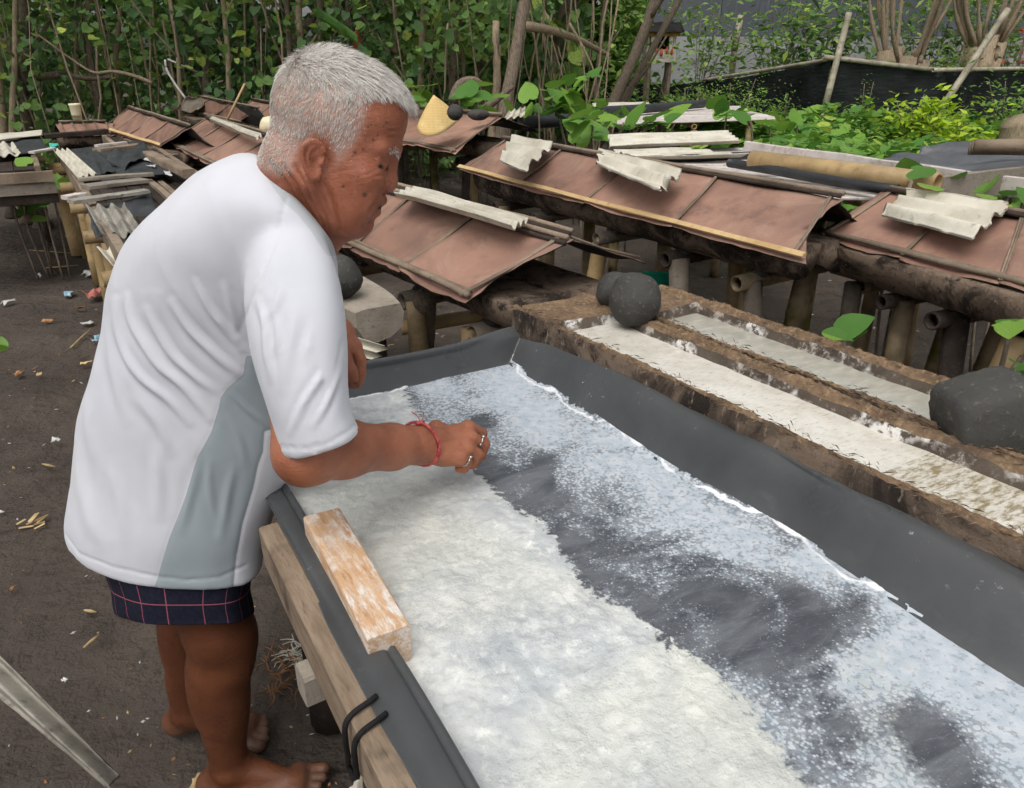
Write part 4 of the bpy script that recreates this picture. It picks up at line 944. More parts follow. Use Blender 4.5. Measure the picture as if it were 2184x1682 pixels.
for lab, a, b in (('lone straw splinter on the sand left of the far calf', (178, 1382), (212, 1354)), ('thin stick on the sand below the pink bag', (150, 742), (196, 700)), ('thin pale stick above the white plastic knot', (96, 572), (168, 566)), ('long pale twig beneath the bamboo table leg', (62, 534), (150, 540)), ('short straw left of the shirt hem', (90, 990), (118, 996)), ('pale splinter between the checked shorts and the straw heap', (180, 1302), (206, 1306))):
    V, F = tube_geo([Z(*a, .012), Z((a[0]+b[0])/2, (a[1]+b[1])/2, .016), Z(*b, .012)], [.003, .005, .002], 6); tagp(mesh('twig', V, F, MT['straw']), lab, 'twig', 'twigs on the sand')
# uncountable crumbs: chips, leaf bits, roots
cb = [MB(), MB(), MB()]; rg = random.Random(5)
for k in range(800):
    far = rg.random()
    x_, y_ = (rg.uniform(-2.6, -.3), rg.uniform(.9, 5)) if far < .55 else ((rg.uniform(-.5, 2.6), rg.uniform(2.2, 5.5)) if far < .9 else (rg.uniform(-1, -.2), rg.uniform(1.0, 1.8)))
    s_ = rg.uniform(.002, .009)*(1+max(0, y_-1.5)*.4); a_ = rg.uniform(0, 6.28); d = A(math.cos(a_), math.sin(a_), rg.uniform(-.1, .4))*s_; e = A(-math.sin(a_), math.cos(a_), rg.uniform(-.1, .4))*s_*rg.uniform(.2, .7)
    c = A(x_, y_, .013+s_*.3); h_ = A(0, 0, s_*.25)
    cb[rg.choice((0, 1, 1, 1, 2, 2))].add([c-d, c+e, c+d, c-e, c+h_], [(0, 1, 4), (1, 2, 4), (2, 3, 4), (3, 0, 4), (3, 2, 1, 0)])
for b, m, nm_ in zip(cb, ('plastic_white', 'dryleaf', 'straw'), ('debris', 'debris', 'debris')):
    o = b.build(nm_, MT[m]); tagp(o, {'plastic_white': 'scattered small white chips over the dark sand', 'dryleaf': 'scattered brown leaf crumbs over the dark sand', 'straw': 'scattered straw bits over the dark sand'}[m], 'debris', kind='stuff')
rt = MB()
for k in range(70):
    c = Z(rg.uniform(560, 640) if k % 2 else rg.uniform(625, 680), rg.uniform(1400, 1500) if k % 2 else rg.uniform(1385, 1425), 0)+A(0, 0, .01); a_ = rg.uniform(0, 6.28); pts = [c]
    for j in range(4):
        a_ += rg.uniform(-.9, .9); pts.append(pts[-1]+A(math.cos(a_), math.sin(a_), rg.uniform(-.15, .35))*.018)
    V, F = tube_geo(pts, [.0022, .002, .0018, .0015, .001], 5); rt.add(V, F, 0 if k % 2 else 1)
o = rt.build('root_tangle', [MT['dryleaf'], MT['corr']]); tagp(o, 'tangle of brown and white dry roots under the timber beam', 'roots', kind='stuff')
# ================================================================== vegetation
HEART = np.array([(0, 0, 0), (.30, -.16, .03), (.52, .12, .05), (.40, .55, .03), (0, 1.0, -.06), (-.40, .55, .03), (-.52, .12, .05), (-.30, -.16, .03), (0, .35, -.03)])
HEART_F = [(0, 1, 2, 8), (8, 2, 3, 4), (8, 4, 5, 6), (0, 8, 6, 7)]
OVAL = np.array([(0, 0, 0), (.22, .4, .03), (0, 1, -.08), (-.22, .4, .03)]); OVAL_F = [(0, 1, 2, 3)]
def leaves(C, size, mat, name, parent=None, tmpl='heart', rg=None, up=.5, droop=.3, rvs=None, face=None):
    rg = rg or RNG; T, FT = (HEART, HEART_F) if tmpl == 'heart' else (OVAL, OVAL_F); m = len(C)
    n = rg.normal(0, 1, (m, 3)); n[:, 2] = np.abs(n[:, 2])+up*1.5
    if face is not None: n += face
    n /= np.linalg.norm(n, axis=1, keepdims=True)
    d = rg.normal(0, 1, (m, 3)); d[:, 2] -= droop*2; d -= n*(d*n).sum(1, keepdims=True); d /= np.linalg.norm(d, axis=1, keepdims=True)
    s = np.cross(d, n); sz = (size if np.ndim(size) else np.full(m, size))*rg.uniform(.6, 1.35, m)
    V = C[:, None]+sz[:, None, None]*(T[None, :, :1]*s[:, None]+T[None, :, 1:2]*d[:, None]+T[None, :, 2:]*n[:, None])
    k = len(T); F = (np.arange(m)[:, None, None]*k+np.array(FT)[None]).reshape(-1, 4); rv = np.repeat(rg.random(m) if rvs is None else rvs, k)
    return mesh(name, V.reshape(-1, 3), F, MT[mat], parent, True, attrs=dict(rv=rv))
def trunk_pts(base, top, wob, n=8, rg=random):
    P = []
    ph = rg.uniform(0, 9)
    for i in range(n+1):
        f = i/n; P.append(lerp(base, top, f)+A(wob*n2(f*3+ph, 1.1), wob*n2(f*3+ph, 7.7), 0)*math.sin(math.pi*min(1, f*1.2)))
    return P
def tree(label, xt, yb, y, r, lean=0, ztop=4.2, mat='bark', nleaf=220, leaf='leaf_dark', group='thin trees in the thicket', branches=2, lsize=.10, x0=None, spread=.9, zl=(1.2, 4.2), name='tree'):
    """xt: photo column of the trunk at the top of the frame, x0 at its foot"""
    foot = Yp(x0 if x0 is not None else xt-lean, 300, y); foot[2] = 0; top = Yp(xt, 0, y+random.uniform(-.1, .2)); d = (top-foot)/max(.2, top[2]); top = foot+d*ztop
    root = thing(name, label, 'tree', foot, group)
    P = trunk_pts(foot, top, .12+.6*r, 9); tb = MB(); V, F = tube_geo(P, [r*(1.12-.5*i/9) for i in range(10)], 8); tb.add(V, F); tips = [P[-1], P[-2]]
    for b in range(branches):
        k = random.randint(2, 7); s0 = P[k]; a_ = random.uniform(0, 6.28); L = random.uniform(.6, 1.4); e = s0+A(math.cos(a_)*L*.6, math.sin(a_)*L*.6, L*.8)
        q = bend([s0, lerp(s0, e, .5)+A(0, 0, -.05), e], 3); V, F = tube_geo(q, [r*.5*(1-.6*i/(len(q)-1)) for i in range(len(q))], 6); tb.add(V, F); tips += [q[-1], q[len(q)//2], s0]
    tb.build('trunk', MT[mat], root)
    if nleaf:
        tp = np.array(tips)[RNG.integers(0, len(tips), nleaf)]; C = tp+RNG.normal(0, 1, (nleaf, 3))*A(spread*.5, spread*.5, spread*.55); C[:, 2] = np.clip(C[:, 2], zl[0]*.6, zl[1]+.6)
        leaves(C, lsize, leaf, 'crown', root)
    return root
# named trunks of the thicket, by photo column
spec = [(-20, 9.8, .05, 'leaning dark sapling at the left frame edge'), (24, 9.6, .035, 'thin dark stem, first inside the left frame edge'), (46, 10.2, .07, 'brown trunk above the left table'), (150, 10.6, .03, 'slender stem above the cream cup'), (205, 10.8, .045, 'stem above the small low roof'), (262, 11.2, .035, 'slender stem above the frayed ridge'),
        (372, 9.9, .028, 'pale forked sapling above the white pipes'), (462, 10.0, .032, 'pale sapling right of the white pipes'), (440, 10.9, .06, 'darker trunk right of the white pipes'), (540, 11.0, .04, 'stem just left of the grey head, outer'), (598, 10.3, .035, 'stem rising beside the grey head'), (636, 10.0, .042, 'pale stem directly above the grey head'), (668, 10.6, .03, 'thin pale stem above the grey crown'),
        (735, 10.4, .028, 'slim stem above the forehead'), (775, 11.0, .05, 'trunk above the brow'), (830, 10.8, .035, 'stem above the hat, left one'), (890, 10.2, .045, 'pale stem above the hat, right one'), (955, 10.9, .05, 'brown trunk right of the hat'), (985, 11.4, .03, 'thin trunk behind the hat'), (1010, 11.8, .06, 'dark trunk between the hat and the broken post')]
for i, (xt, y, r, lab) in enumerate(spec):
    tree(lab, xt, 0, y, r, lean=random.uniform(-25, 25), nleaf=170, branches=3, mat='bark_pale' if ('pale' in lab or 'thin' in lab or 'slender' in lab or i % 3 == 0) else 'bark')
# thicker crooked ones
tree('thick brown trunk with a broken stub right of the hat', 1120, 0, 9.3, .075, x0=1062, nleaf=60, branches=1, zl=(2.4, 4))
tree('short pale dead post standing beside the thick brown trunk', 1058, 0, 9.2, .062, x0=1056, ztop=1.78, mat='bark_pale', nleaf=0, branches=0)
tree('crooked trunk leaning out over the slat table', 1385, 0, 12.4, .085, x0=1262, nleaf=160, branches=3, leaf='leaf_fine', lsize=.07, zl=(2.2, 4))
tree('slim trunk leaning away from the crooked one', 1440, 0, 12.7, .055, x0=1268, nleaf=120, branches=2, leaf='leaf_fine', lsize=.07, zl=(2.2, 4))
tree('straight trunk in front of the bamboo brake', 1290, 0, 14, .05, x0=1270, nleaf=100, branches=2, leaf='leaf_fine', lsize=.07)
tree('grey trunk in the gap of the thicket', 1200, 0, 14.5, .10, x0=1160, nleaf=120, branches=2, leaf='leaf_fine', lsize=.07)
# fallen and arching branches
def branch(label, pts, ys, r, mat='bark_pale'):
    P = bend([Yp(p[0], p[1], y) for p, y in zip(pts, ys)], 5); V, F = tube_geo(P, [r*(1-.6*i/(len(P)-1)) for i in range(len(P))], 7)
    tagp(mesh('branch', V, F, MT[mat]), label, 'branch', 'bare branches in the thicket')
branch('arching pale branch above the small low roof', [(325, 178), (285, 162), (240, 153), (200, 155), (150, 125), (75, 70)], [9.7]*6, .025)
branch('dead pale branch sweeping right from the broken trunk', [(1118, 55), (1180, 66), (1240, 88), (1285, 112), (1300, 118)], [9.4, 9.8, 10.4, 11, 11.4], .055)
branch('thin dead twig crossing under the sweeping branch', [(1214, 50), (1240, 95), (1262, 140), (1270, 165)], [10]*4, .018)
branch('dark slanting branch at the foot of the broken trunk', [(1035, 232), (1070, 205), (1096, 185)], [9]*3, .05, 'bark')
branch('dark curved root behind the hat trough', [(965, 215), (980, 180), (1010, 170), (1035, 185)], [9.6]*4, .06, 'bark')
branch('thick slanted dark bough left of the grey head', [(570, 150), (610, 110), (650, 60), (690, 10)], [11.6]*4, .11, 'bark')
branch('low dark bough behind the small low roof', [(80, 165), (130, 160), (190, 168), (240, 165)], [10.2]*4, .05, 'bark')
# leaf mass of the thicket
def cloud(n, x, y, z, rg=RNG): return np.stack([rg.uniform(*x, n), rg.uniform(*y, n), rg.uniform(*z, n)], 1)
C1_ = cloud(26000, (-8.5, .6), (9.6, 13.5), (.1, 3.4)); k_ = n3a(C1_, .9)+.5*n3a(C1_, 2.3); C1_ = C1_[k_ > .06+.25*(C1_[:, 2] < .8)]
C2_ = cloud(7000, (-13, 4), (13.5, 16.5), (0, 5.0)); shade_canopy = cloud(1800, (-12, 3), (8.8, 16), (3.0, 5.0))  # second cloud: unseen overhead canopy, added to block sky light and darken the thicket
o = leaves(C1_, RNG.uniform(.05, .12, len(C1_))*(1+.35*n3a(C1_, 1.1)), 'leaf_dark', 'foliage', droop=.5, up=.25, face=A(0, -.8, 0), rvs=np.clip(.42+.75*n3a(C1_+5, .9)+RNG.normal(0, .18, len(C1_)), 0, 1)); tagp(o, 'dense dark heart leaved thicket behind the troughs', 'thicket', kind='stuff')
C2_ = C2_[C2_[:, 0] < .085*C2_[:, 1]]; shade_canopy = shade_canopy[shade_canopy[:, 0] < .07*shade_canopy[:, 1]]
o = leaves(np.concatenate([C2_, shade_canopy]), .26, 'leaf_dark', 'foliage', droop=.5, up=.25, face=A(0, -.6, 0)); tagp(o, 'shaded leaf mass deep in the thicket plus unseen canopy added for shade', 'thicket', kind='stuff')
C4_ = cloud(11000, (.2, 9), (13.5, 20), (.0, 4.5)); C4_ = C4_[(n3a(C4_, .6) > -.1)]
C4_ = C4_[~((C4_[:, 0] > 3.0) & (C4_[:, 2] > .9) )]
o = leaves(C4_, .15, 'leaf_fine', 'foliage', tmpl='oval', droop=.4, up=.3); tagp(o, 'lighter green brush between the thicket and the grey building', 'brush', kind='stuff')
C5_ = cloud(7000, (-3, 3.4), (17, 21), (0, 6)); C5_ = C5_[C5_[:, 0] < .15*C5_[:, 1]]; o = leaves(C5_, .34, 'leaf_fine', 'foliage'); tagp(o, 'leafy backdrop of tall trees behind the brush', 'trees', kind='stuff')
# thin undergrowth stems
st = MB()
for k in range(130):
    x_ = random.uniform(-9, 1.2); y_ = random.uniform(9.6, 13.5); b = A(x_, y_, 0); tp = b+A(random.uniform(-.6, .6), random.uniform(-.3, .3), random.uniform(1.4, 3.5)); V, F = tube_geo(trunk_pts(b, tp, .15, 5), [random.uniform(.006, .016)]*6, 5); st.add(V, F)
o = st.build('undergrowth', MT['bark_pale']); tagp(o, 'tangle of thin stems and vines inside the thicket', 'undergrowth', kind='stuff')
# weeds along the thicket foot and green cover on the right
W1 = np.concatenate([cloud(1800, (-7, .5), (8.6, 9.7), (.0, .75))]); W1 = W1[n3a(W1, 1.5) > 0]
o = leaves(W1, .06, 'leaf_fine', 'weeds', tmpl='oval', up=.8); tagp(o, 'low bright weeds along the thicket foot', 'weeds', kind='stuff')
n_ = 13000; xs = RNG.uniform(1.2, 8.5, n_); ys = RNG.uniform(4.6, 12.4, n_); hh = .62+.22*n2a(xs*.9, ys*.9)+.12*n2a(xs*2.7, ys*2.7)
keep = (ys > 5.6+.0*xs) & (xs < .75*ys+.6) & (xs > .16*ys+.4); xs, ys, hh = xs[keep], ys[keep], hh[keep]
GC = np.stack([xs, ys, np.clip(hh*RNG.uniform(.6, 1.05, len(xs)), .05, 1)], 1)
o = leaves(GC, .115, 'leaf_mid', 'ground_cover', up=1.2, droop=.1); tagp(o, 'bright green creeper carpet in front of the net fence', 'ground cover', kind='stuff')
xs = RNG.uniform(1.0, 8.5, 4200); ys = RNG.uniform(9.5, 12.3, 4200); keep = (xs < .75*ys+.6) & (xs > .2*ys); GC2 = np.stack([xs, ys, RNG.uniform(.1, .72, 4200)+.25*n2a(xs*1.1, ys*1.1)], 1)[keep]
o = leaves(GC2, .075, 'leaf_fine', 'weeds', tmpl='oval', up=.8); tagp(o, 'soft weeds along the foot of the net fence', 'weeds', kind='stuff')
# grass blades in the carpet
gb = MB(); rg = random.Random(9)
for k in range(1200):
    y_ = rg.uniform(6.2, 9.2); x_ = rg.uniform(.34, .62)*y_; b = A(x_, y_, .25+.15*rg.random()); a_ = rg.uniform(0, 6.28); L = rg.uniform(.08, .22); e = b+A(math.cos(a_)*L*.5, math.sin(a_)*L*.5, L); s_ = A(-math.sin(a_), math.cos(a_), 0)*.006
    gb.add([b-s_, b+s_, e], [(0, 1, 2)])
o = gb.build('grass', MT['leaf_fine']); tagp(o, 'thin grass blades among the creeper carpet', 'grass', kind='stuff')
# feathery shrubs in front of the net
def shrub(label, px, y, w, h, n, leaf='leaf_fine', size=.05, tmpl='oval', name='shrub', group='shrubs by the net fence', stems=7, base=.0):
    foot = Yp(px, 260, y); foot[2] = base; root = thing(name, label, 'shrub', foot, group); mb = MB(); tips = []
    for k in range(stems):
        a_ = random.uniform(0, 6.28); e = foot+A(math.cos(a_)*w*.45*random.random(), math.sin(a_)*w*.4*random.random(), h*random.uniform(.6, 1.0)); q = bend([foot, lerp(foot, e, .5)+A(0, 0, h*.08), e], 3)
        V, F = tube_geo(q, [.012*(1-.6*i/(len(q)-1)) for i in range(len(q))], 5); mb.add(V, F); tips += q[2:]
    mb.build('stem', MT['bark'], root); tp = np.array(tips)[RNG.integers(0, len(tips), n)]; C = tp+RNG.normal(0, 1, (n, 3))*A(w*.13, w*.13, h*.07)
    leaves(C, size, leaf, 'foliage', root, tmpl, up=.8, droop=.1); return root
shrub('tall feathery green shrub left of the leaning fence pole', 1560, 11.0, 1.3, 1.15, 1500)
shrub('feathery shrub at the left end of the net', 1490, 11.5, .6, 1.0, 500)
shrub('thin weed spray against the net right of the feathery shrub', 1660, 11.2, .6, .95, 420)
shrub('narrow weed spray beside the leaning fence pole', 1735, 11.2, .35, .8, 220)
shrub('upright weed right of the leaning fence pole', 1840, 11.4, .35, 1.1, 260)
shrub('lime green bush spreading in front of the net', 1960, 10.6, 1.5, 1.0, 700, 'leaf_lime', .13, stems=12)
shrub('low lime bush under the lichened pole', 2050, 9.8, 1.0, .75, 420, 'leaf_lime', .11, stems=9)
shrub('green bush by the right frame edge', 2150, 10.8, 1.0, 1.15, 700, 'leaf_fine', .08, stems=9)
shrub('broad leaved shrub in front of the building', 1735, 15.5, 2.4, 2.5, 900, 'leaf_dark', .2, stems=12, group='shrubs before the building')
shrub('broad leaved shrub right of the leaning fence pole, before the building', 1650, 16.5, 2.2, 2.6, 800, 'leaf_fine', .17, stems=12, group='shrubs before the building')
shrub('leafy bush high behind the first pollard', 1960, 17, 2.6, 3.0, 1100, 'leaf_dark', .18, stems=14, group='shrubs before the building')
shrub('light green bush behind the crooked trunk', 1480, 17, 2.0, 2.2, 700, 'leaf_fine', .14, stems=10, group='shrubs before the building')
shrub('leafy bush behind the second pollard', 2110, 17, 2.2, 2.8, 900, 'leaf_fine', .16, stems=12, group='shrubs before the building')
shrub('loose shrub under the shrine', 1440, 13.6, 1.6, .9, 700, 'leaf_fine', .09, group='shrubs before the building')
shrub('grey green shrub on the left of the shrine', 1330, 14.2, 1.2, 1.1, 500, 'leaf_fine', .09, group='shrubs before the building')
shrub('bush behind the rail at the pollard foot', 1860, 14.0, 1.6, 1.3, 800, 'leaf_fine', .10, group='shrubs before the building')
shrub('bush between the two pollards', 2010, 14.5, 1.4, 1.7, 700, 'leaf_fine', .10, group='shrubs before the building')
shrub('red leaved shrub at the upper right frame corner', 2150, 14.0, 1.0, 2.0, 120, 'leaf_red', .10, group='shrubs before the building')
# two pollarded trees
def pollard(label, px, y, h, r, n, spr):
    foot = Yp(px, 250, y); foot[2] = 0; root = thing('pollard_tree', label, 'tree', foot, 'pollarded trees'); mb = MB()
    for k in range(7):
        a_ = k*.9; o_ = A(math.cos(a_), math.sin(a_), 0)*r*.55; V, F = tube_geo([foot+o_*1.1, foot+o_*.9+A(0, 0, h*.5), foot+o_*1.5+A(0, 0, h*random.uniform(.85, 1.05))], [r*.55, r*.48, r*.35], 8); mb.add(V, F)
    for k in range(40):
        a_ = random.uniform(0, 6.28); z_ = random.uniform(.3, 1.0)*h; V, F = rock_geo(foot+A(math.cos(a_)*r*.95, math.sin(a_)*r*.95, z_), (.05, .05, .10), k, 1, .4); mb.add(V, F)
    tips = []
    for k in range(n):
        a_ = random.uniform(0, 6.28); s0 = foot+A(math.cos(a_)*r*.8, math.sin(a_)*r*.8, h*random.uniform(.8, 1.0)); e = s0+A(math.cos(a_)*spr*random.uniform(.1, 1), math.sin(a_)*spr*.5, random.uniform(1.2, 2.6)); q = bend([s0, lerp(s0, e, .45)+A(math.cos(a_)*.12, 0, -.02), e], 4)
        V, F = tube_geo(q, [random.uniform(.025, .05)*(1-.5*i/(len(q)-1)) for i in range(len(q))], 6); mb.add(V, F); tips.append(q[-1])
    mb.build('trunk', MT['bark_pale'], root); tp = np.array(tips)[RNG.integers(0, len(tips), 160)]; leaves(tp+RNG.normal(0, .35, (160, 3)), .14, 'leaf_fine', 'crown', root, 'oval')
pollard('pollarded tree with pale shoots behind the bamboo rail', 1905, 14.2, 1.5, .38, 14, .9)
pollard('pollarded tree with pale shoots at the right frame edge', 2065, 14.6, 1.75, .30, 14, .8)
# big heart-leaved vines growing up through the tables
def vine(label, pts_px, y, n, size, leaf='leaf_mid', rng=(.0, .0), spread=(70, 40), stem=True, group='heart leaved vine clumps'):
    c0 = Yp(*pts_px[-1], y); foot = A(c0[0], c0[1], 0); root = thing('vine', label, 'vine', foot, group); mb = MB(); C = []
    for (cx, cy) in (pts_px if stem else []):
        tip = Yp(cx, cy, y+random.uniform(-.2, .2)); ft = foot+A(tip[0]-foot[0], tip[1]-foot[1], 0)*random.uniform(.4, .9); q = bend([ft, lerp(ft, tip, .55)+A(random.uniform(-.06, .06), 0, .04), tip], 4); V, F = tube_geo(q, .008, 5); mb.add(V, F)
    if stem: mb.build('stem', MT['bark'], root)
    for k in range(n):
        cx, cy = random.choice(pts_px); p = Yp(cx+random.gauss(0, spread[0]*.4), cy+random.gauss(0, spread[1]*.4), y+random.gauss(0, .18)); q = mesh_leaf(p, size*random.uniform(.55, 1.3), leaf, root)
    return root
_leafmesh = {}
def mesh_leaf(p, s, mat, parent):
    key = (mat, random.randint(0, 5))
    if key not in _leafmesh:
        T = []; F = []; nn = 14
        prof = [(0, 0), (.16, -.13), (.34, -.12), (.47, .05), (.50, .25), (.44, .47), (.30, .70), (.14, .88), (0, 1.0)]
        rim = prof+[(-x, y) for x, y in prof[-2:0:-1]]
        for x, y in rim: T.append((x, y, .10*abs(x)-.10*y*y+.02*n2(x*5+key[1]*3, y*5)))
        mid = [(0, .2, -.01), (0, .5, -.05), (0, .75, -.09)]; T += mid; n = len(rim)
        F = [(0, 1, 2, n), (n, 2, 3, 4), (n, 4, 5, n+1), (n+1, 5, 6, n+2), (n+2, 6, 7, 8), (n+2, 8, 9, 10), (n+1, n+2, 10, 11), (n, n+1, 11, 12), (n, 12, 13, 14), (0, n, 14, 15)]
        me = bpy.data.meshes.new('leaf'); me.from_pydata(T, [], F); me.update(); me.materials.append(MT[mat]); me.polygons.foreach_set('use_smooth', [True]*len(me.polygons))
        at = me.attributes.new('rv', 'FLOAT', 'POINT'); at.data.foreach_set('value', [min(1, key[1]/5+.05*random.random())*.85]*len(T)); _leafmesh[key] = me
    o = link(bpy.data.objects.new('leaf', _leafmesh[key])); o.parent = parent; o.location = tuple(np.asarray(p)-wloc(parent)); o.scale = (s, s, s)
    o.rotation_euler = (random.uniform(-.2, 1.1), random.uniform(-.5, .5), random.uniform(0, 6.28)); return o
vine('tall clump of heart leaved vine between the hat trough and the far slat table', [(1180, 215), (1235, 190), (1275, 165), (1150, 225), (1215, 235), (1260, 250), (1310, 268)], 7.2, 46, .17, spread=(55, 40))
vine('large heart leaves over the near edge of the far slat table', [(1265, 265), (1330, 262), (1380, 262), (1440, 262), (1250, 290)], 6.3, 20, .19, spread=(50, 16))
vine('heart leaves creeping past the end of the far slat table', [(1550, 245), (1600, 250), (1640, 268), (1700, 270)], 7.2, 22, .15, spread=(55, 20))
vine('small clump of heart leaves right beside the grey fringe', [(895, 205), (910, 225)], 7.5, 10, .17, spread=(40, 35))
vine('bright heart leaves behind the black stone and hat', [(1000, 200), (1015, 220), (1040, 235)], 7.4, 12, .19, spread=(35, 35))
vine('heart leaves at the end of the thick bamboo pole', [(1945, 385), (1985, 398), (1965, 378)], 3.45, 8, .13, spread=(40, 22))
vine('heart leaves creeping round the cream corrugated scrap', [(2080, 425), (2150, 420), (2120, 410), (2184, 430)], 3.6, 10, .11, spread=(60, 22))
vine('two heart leaves low between the bamboo posts', [(1790, 715), (1800, 730)], 2.55, 4, .10, spread=(25, 15))
vine('heart leaves round the legs of the dark left table', [(25, 405), (60, 385), (90, 375), (50, 430), (110, 400), (75, 440)], 5.45, 26, .14, spread=(55, 45))
vine('yellowish heart leaves at the lower right frame edge', [(2180, 760), (2190, 800), (2160, 690)], 2.3, 6, .10, spread=(20, 40))
vine('single green leaf entering at the left frame edge', [(4, 742)], 2.9, 2, .06, spread=(10, 6), stem=False)
# a few blossoms and yellowed leaves
for px_, y, s, lab, m in (((80, 392), 5.3, .05, 'yellow blossom on the vine under the dark left table', 'leaf_lime'), ((2240, 290), 7, .1, 'yellowed leaf', 'leaf_lime')):
    V, F = rock_geo(Yp(*px_, y), (s, s*.6, s*.5), 2, 2, .3); o = mesh('blossom', V, F, simple('yellow_petal', srgb(236, 190, 40), srgb(214, 150, 30), 20)); tagp(o, lab, 'blossom')
    break
V, F = rock_geo(Yp(762, 96, 10), (.05, .03, .16), 3, 2, .3); tagp(mesh('palm_bract', V, F, simple('rust_bract', srgb(168, 92, 52), srgb(130, 66, 38), 12)), 'rust coloured hanging bract above the grey crown', 'bract')
P_ = [Yp(672, 25, 9.9), Yp(720, 45, 9.8), Yp(762, 86, 9.7)]; V, F, mi = patch_geo(P_[0]+A(0, 0, .06), P_[2]+A(0, 0, .05), P_[2]-A(0, 0, .05), P_[0]-A(0, 0, .06), 10, 3, lambda u, v: .06*math.sin(u*3), .004)
tagp(mesh('banana_leaf', V, F, MT['leaf_mid']), 'long green banana leaf hanging above the grey crown', 'leaf')
# ================================================================== the person
def nets(fn, lo, hi, h):
    lo = np.asarray(lo, float); n = np.ceil((np.asarray(hi)-lo)/h).astype(int)+1
    ax = [lo[i]+h*np.arange(n[i]) for i in range(3)]
    X, Y, Zz = np.meshgrid(*ax, indexing='ij'); P = np.stack([X.ravel(), Y.ravel(), Zz.ravel()], 1).astype(np.float32)
    K = 5; nc = (n+K-1)//K                     # coarse pass, then only the blocks the surface may cross
    cc = np.stack(np.meshgrid(*[lo[i]+h*(np.arange(nc[i])*K+(K-1)/2) for i in range(3)], indexing='ij'), -1).reshape(-1, 3).astype(np.float32)
    fc_ = fn(cc).reshape(nc); near = np.abs(fc_) < h*K*1.6
    up_ = lambda q: q.repeat(K, 0).repeat(K, 1).repeat(K, 2)[:n[0], :n[1], :n[2]]
    f = up_(fc_).ravel().copy(); m_ = up_(near).ravel(); f[m_] = fn(P[m_]); f = f.reshape(n); s = f < 0
    c = np.zeros(n-1, int); sl = (slice(0, -1), slice(1, None))
    for i in (0, 1):
        for j in (0, 1):
            for k in (0, 1): c += s[sl[i], sl[j], sl[k]]
    act = (c > 0) & (c < 8); idx = -np.ones(n-1, int); idx[act] = np.arange(act.sum()); I = np.argwhere(act)
    acc = np.zeros((len(I), 3)); cnt = np.zeros(len(I))
    for axis in range(3):
        o1, o2 = [a for a in range(3) if a != axis]
        for da in (0, 1):
            for db in (0, 1):
                p = I.copy(); p[:, o1] += da; p[:, o2] += db; q = p.copy(); q[:, axis] += 1
                fa, fb = f[tuple(p.T)], f[tuple(q.T)]; m = (fa < 0) != (fb < 0)
                tt = np.where(m, fa/(fa-fb+1e-20), 0); pos = p.astype(float); pos[:, axis] += tt
                acc[m] += pos[m]; cnt[m] += 1
    V = lo+h*(acc/cnt[:, None]); F = []
    for axis in range(3):
        o1, o2 = [(1, 2), (2, 0), (0, 1)][axis]
        a = np.take(s, range(n[axis]-1), axis); b = np.take(s, range(1, n[axis]), axis); E = np.argwhere(a != b)
        E = E[(E[:, o1] > 0) & (E[:, o2] > 0) & (E[:, o1] < n[o1]-1) & (E[:, o2] < n[o2]-1)]
        q = []
        for d1, d2 in ((-1, -1), (0, -1), (0, 0), (-1, 0)):
            p = E.copy(); p[:, o1] += d1; p[:, o2] += d2; q.append(idx[tuple(p.T)])
        q = np.stack(q, 1); fl = ~s[tuple(E.T)]; q[fl] = q[fl][:, ::-1]; F.append(q)
    F = np.concatenate(F); F = F[(F >= 0).all(1)]
    return V, F
def smin(a, b, k):
    h = np.clip(.5+.5*(b-a)/k, 0, 1); return b*(1-h)+a*h-k*h*(1-h)
def smax(a, b, k): return -smin(-a, -b, k)
def cap(P, a, b, ra, rb=None):
    rb = ra if rb is None else rb; a = np.asarray(a, np.float32); b = np.asarray(b, np.float32); ab = b-a
    t = np.clip(((P-a)@ab)/(ab@ab+1e-12), 0, 1); return np.linalg.norm(P-(a+t[:, None]*ab), axis=1)-(ra+(rb-ra)*t)
def ell(P, c, r, R=None):
    q = P-np.asarray(c, np.float32)
    if R is not None: q = q@np.asarray(R, np.float32)
    r = np.asarray(r, np.float32); k0 = np.linalg.norm(q/r, axis=1); k1 = np.linalg.norm(q/(r*r), axis=1); return k0*(k0-1)/(k1+1e-9)
def sph(P, c, r): return np.linalg.norm(P-np.asarray(c, np.float32), axis=1)-r
def vnormals(V, F):
    n = np.cross(V[F[:, 2]]-V[F[:, 0]], V[F[:, 3]]-V[F[:, 1]]); N = np.zeros_like(V)
    for k in range(4): np.add.at(N, F[:, k], n)
    return N/(np.linalg.norm(N, axis=1, keepdims=True)+1e-12)
def smooth_v(V, F, it=5, lam=.5):
    E = np.concatenate([F[:, [0, 1]], F[:, [1, 2]], F[:, [2, 3]], F[:, [3, 0]]]); deg = np.bincount(E.ravel(), minlength=len(V)).astype(float)[:, None]
    for _ in range(it):
        S = np.stack([np.bincount(E[:, 0], V[E[:, 1], k], len(V))+np.bincount(E[:, 1], V[E[:, 0], k], len(V)) for k in range(3)], 1)
        V = V+lam*(S/np.maximum(deg, 1)-V)
    return V
# ---- head, in its own frame (x to the face, y to the far side, z up), then set on the neck
HC = D(715, 300, 1.085); HS = 1.085/1.07*.985
th_ = math.radians(20); yaw = math.radians(-5)
fx = A(math.cos(yaw), math.sin(yaw), 0); hy = A(-math.sin(yaw), math.cos(yaw), 0)
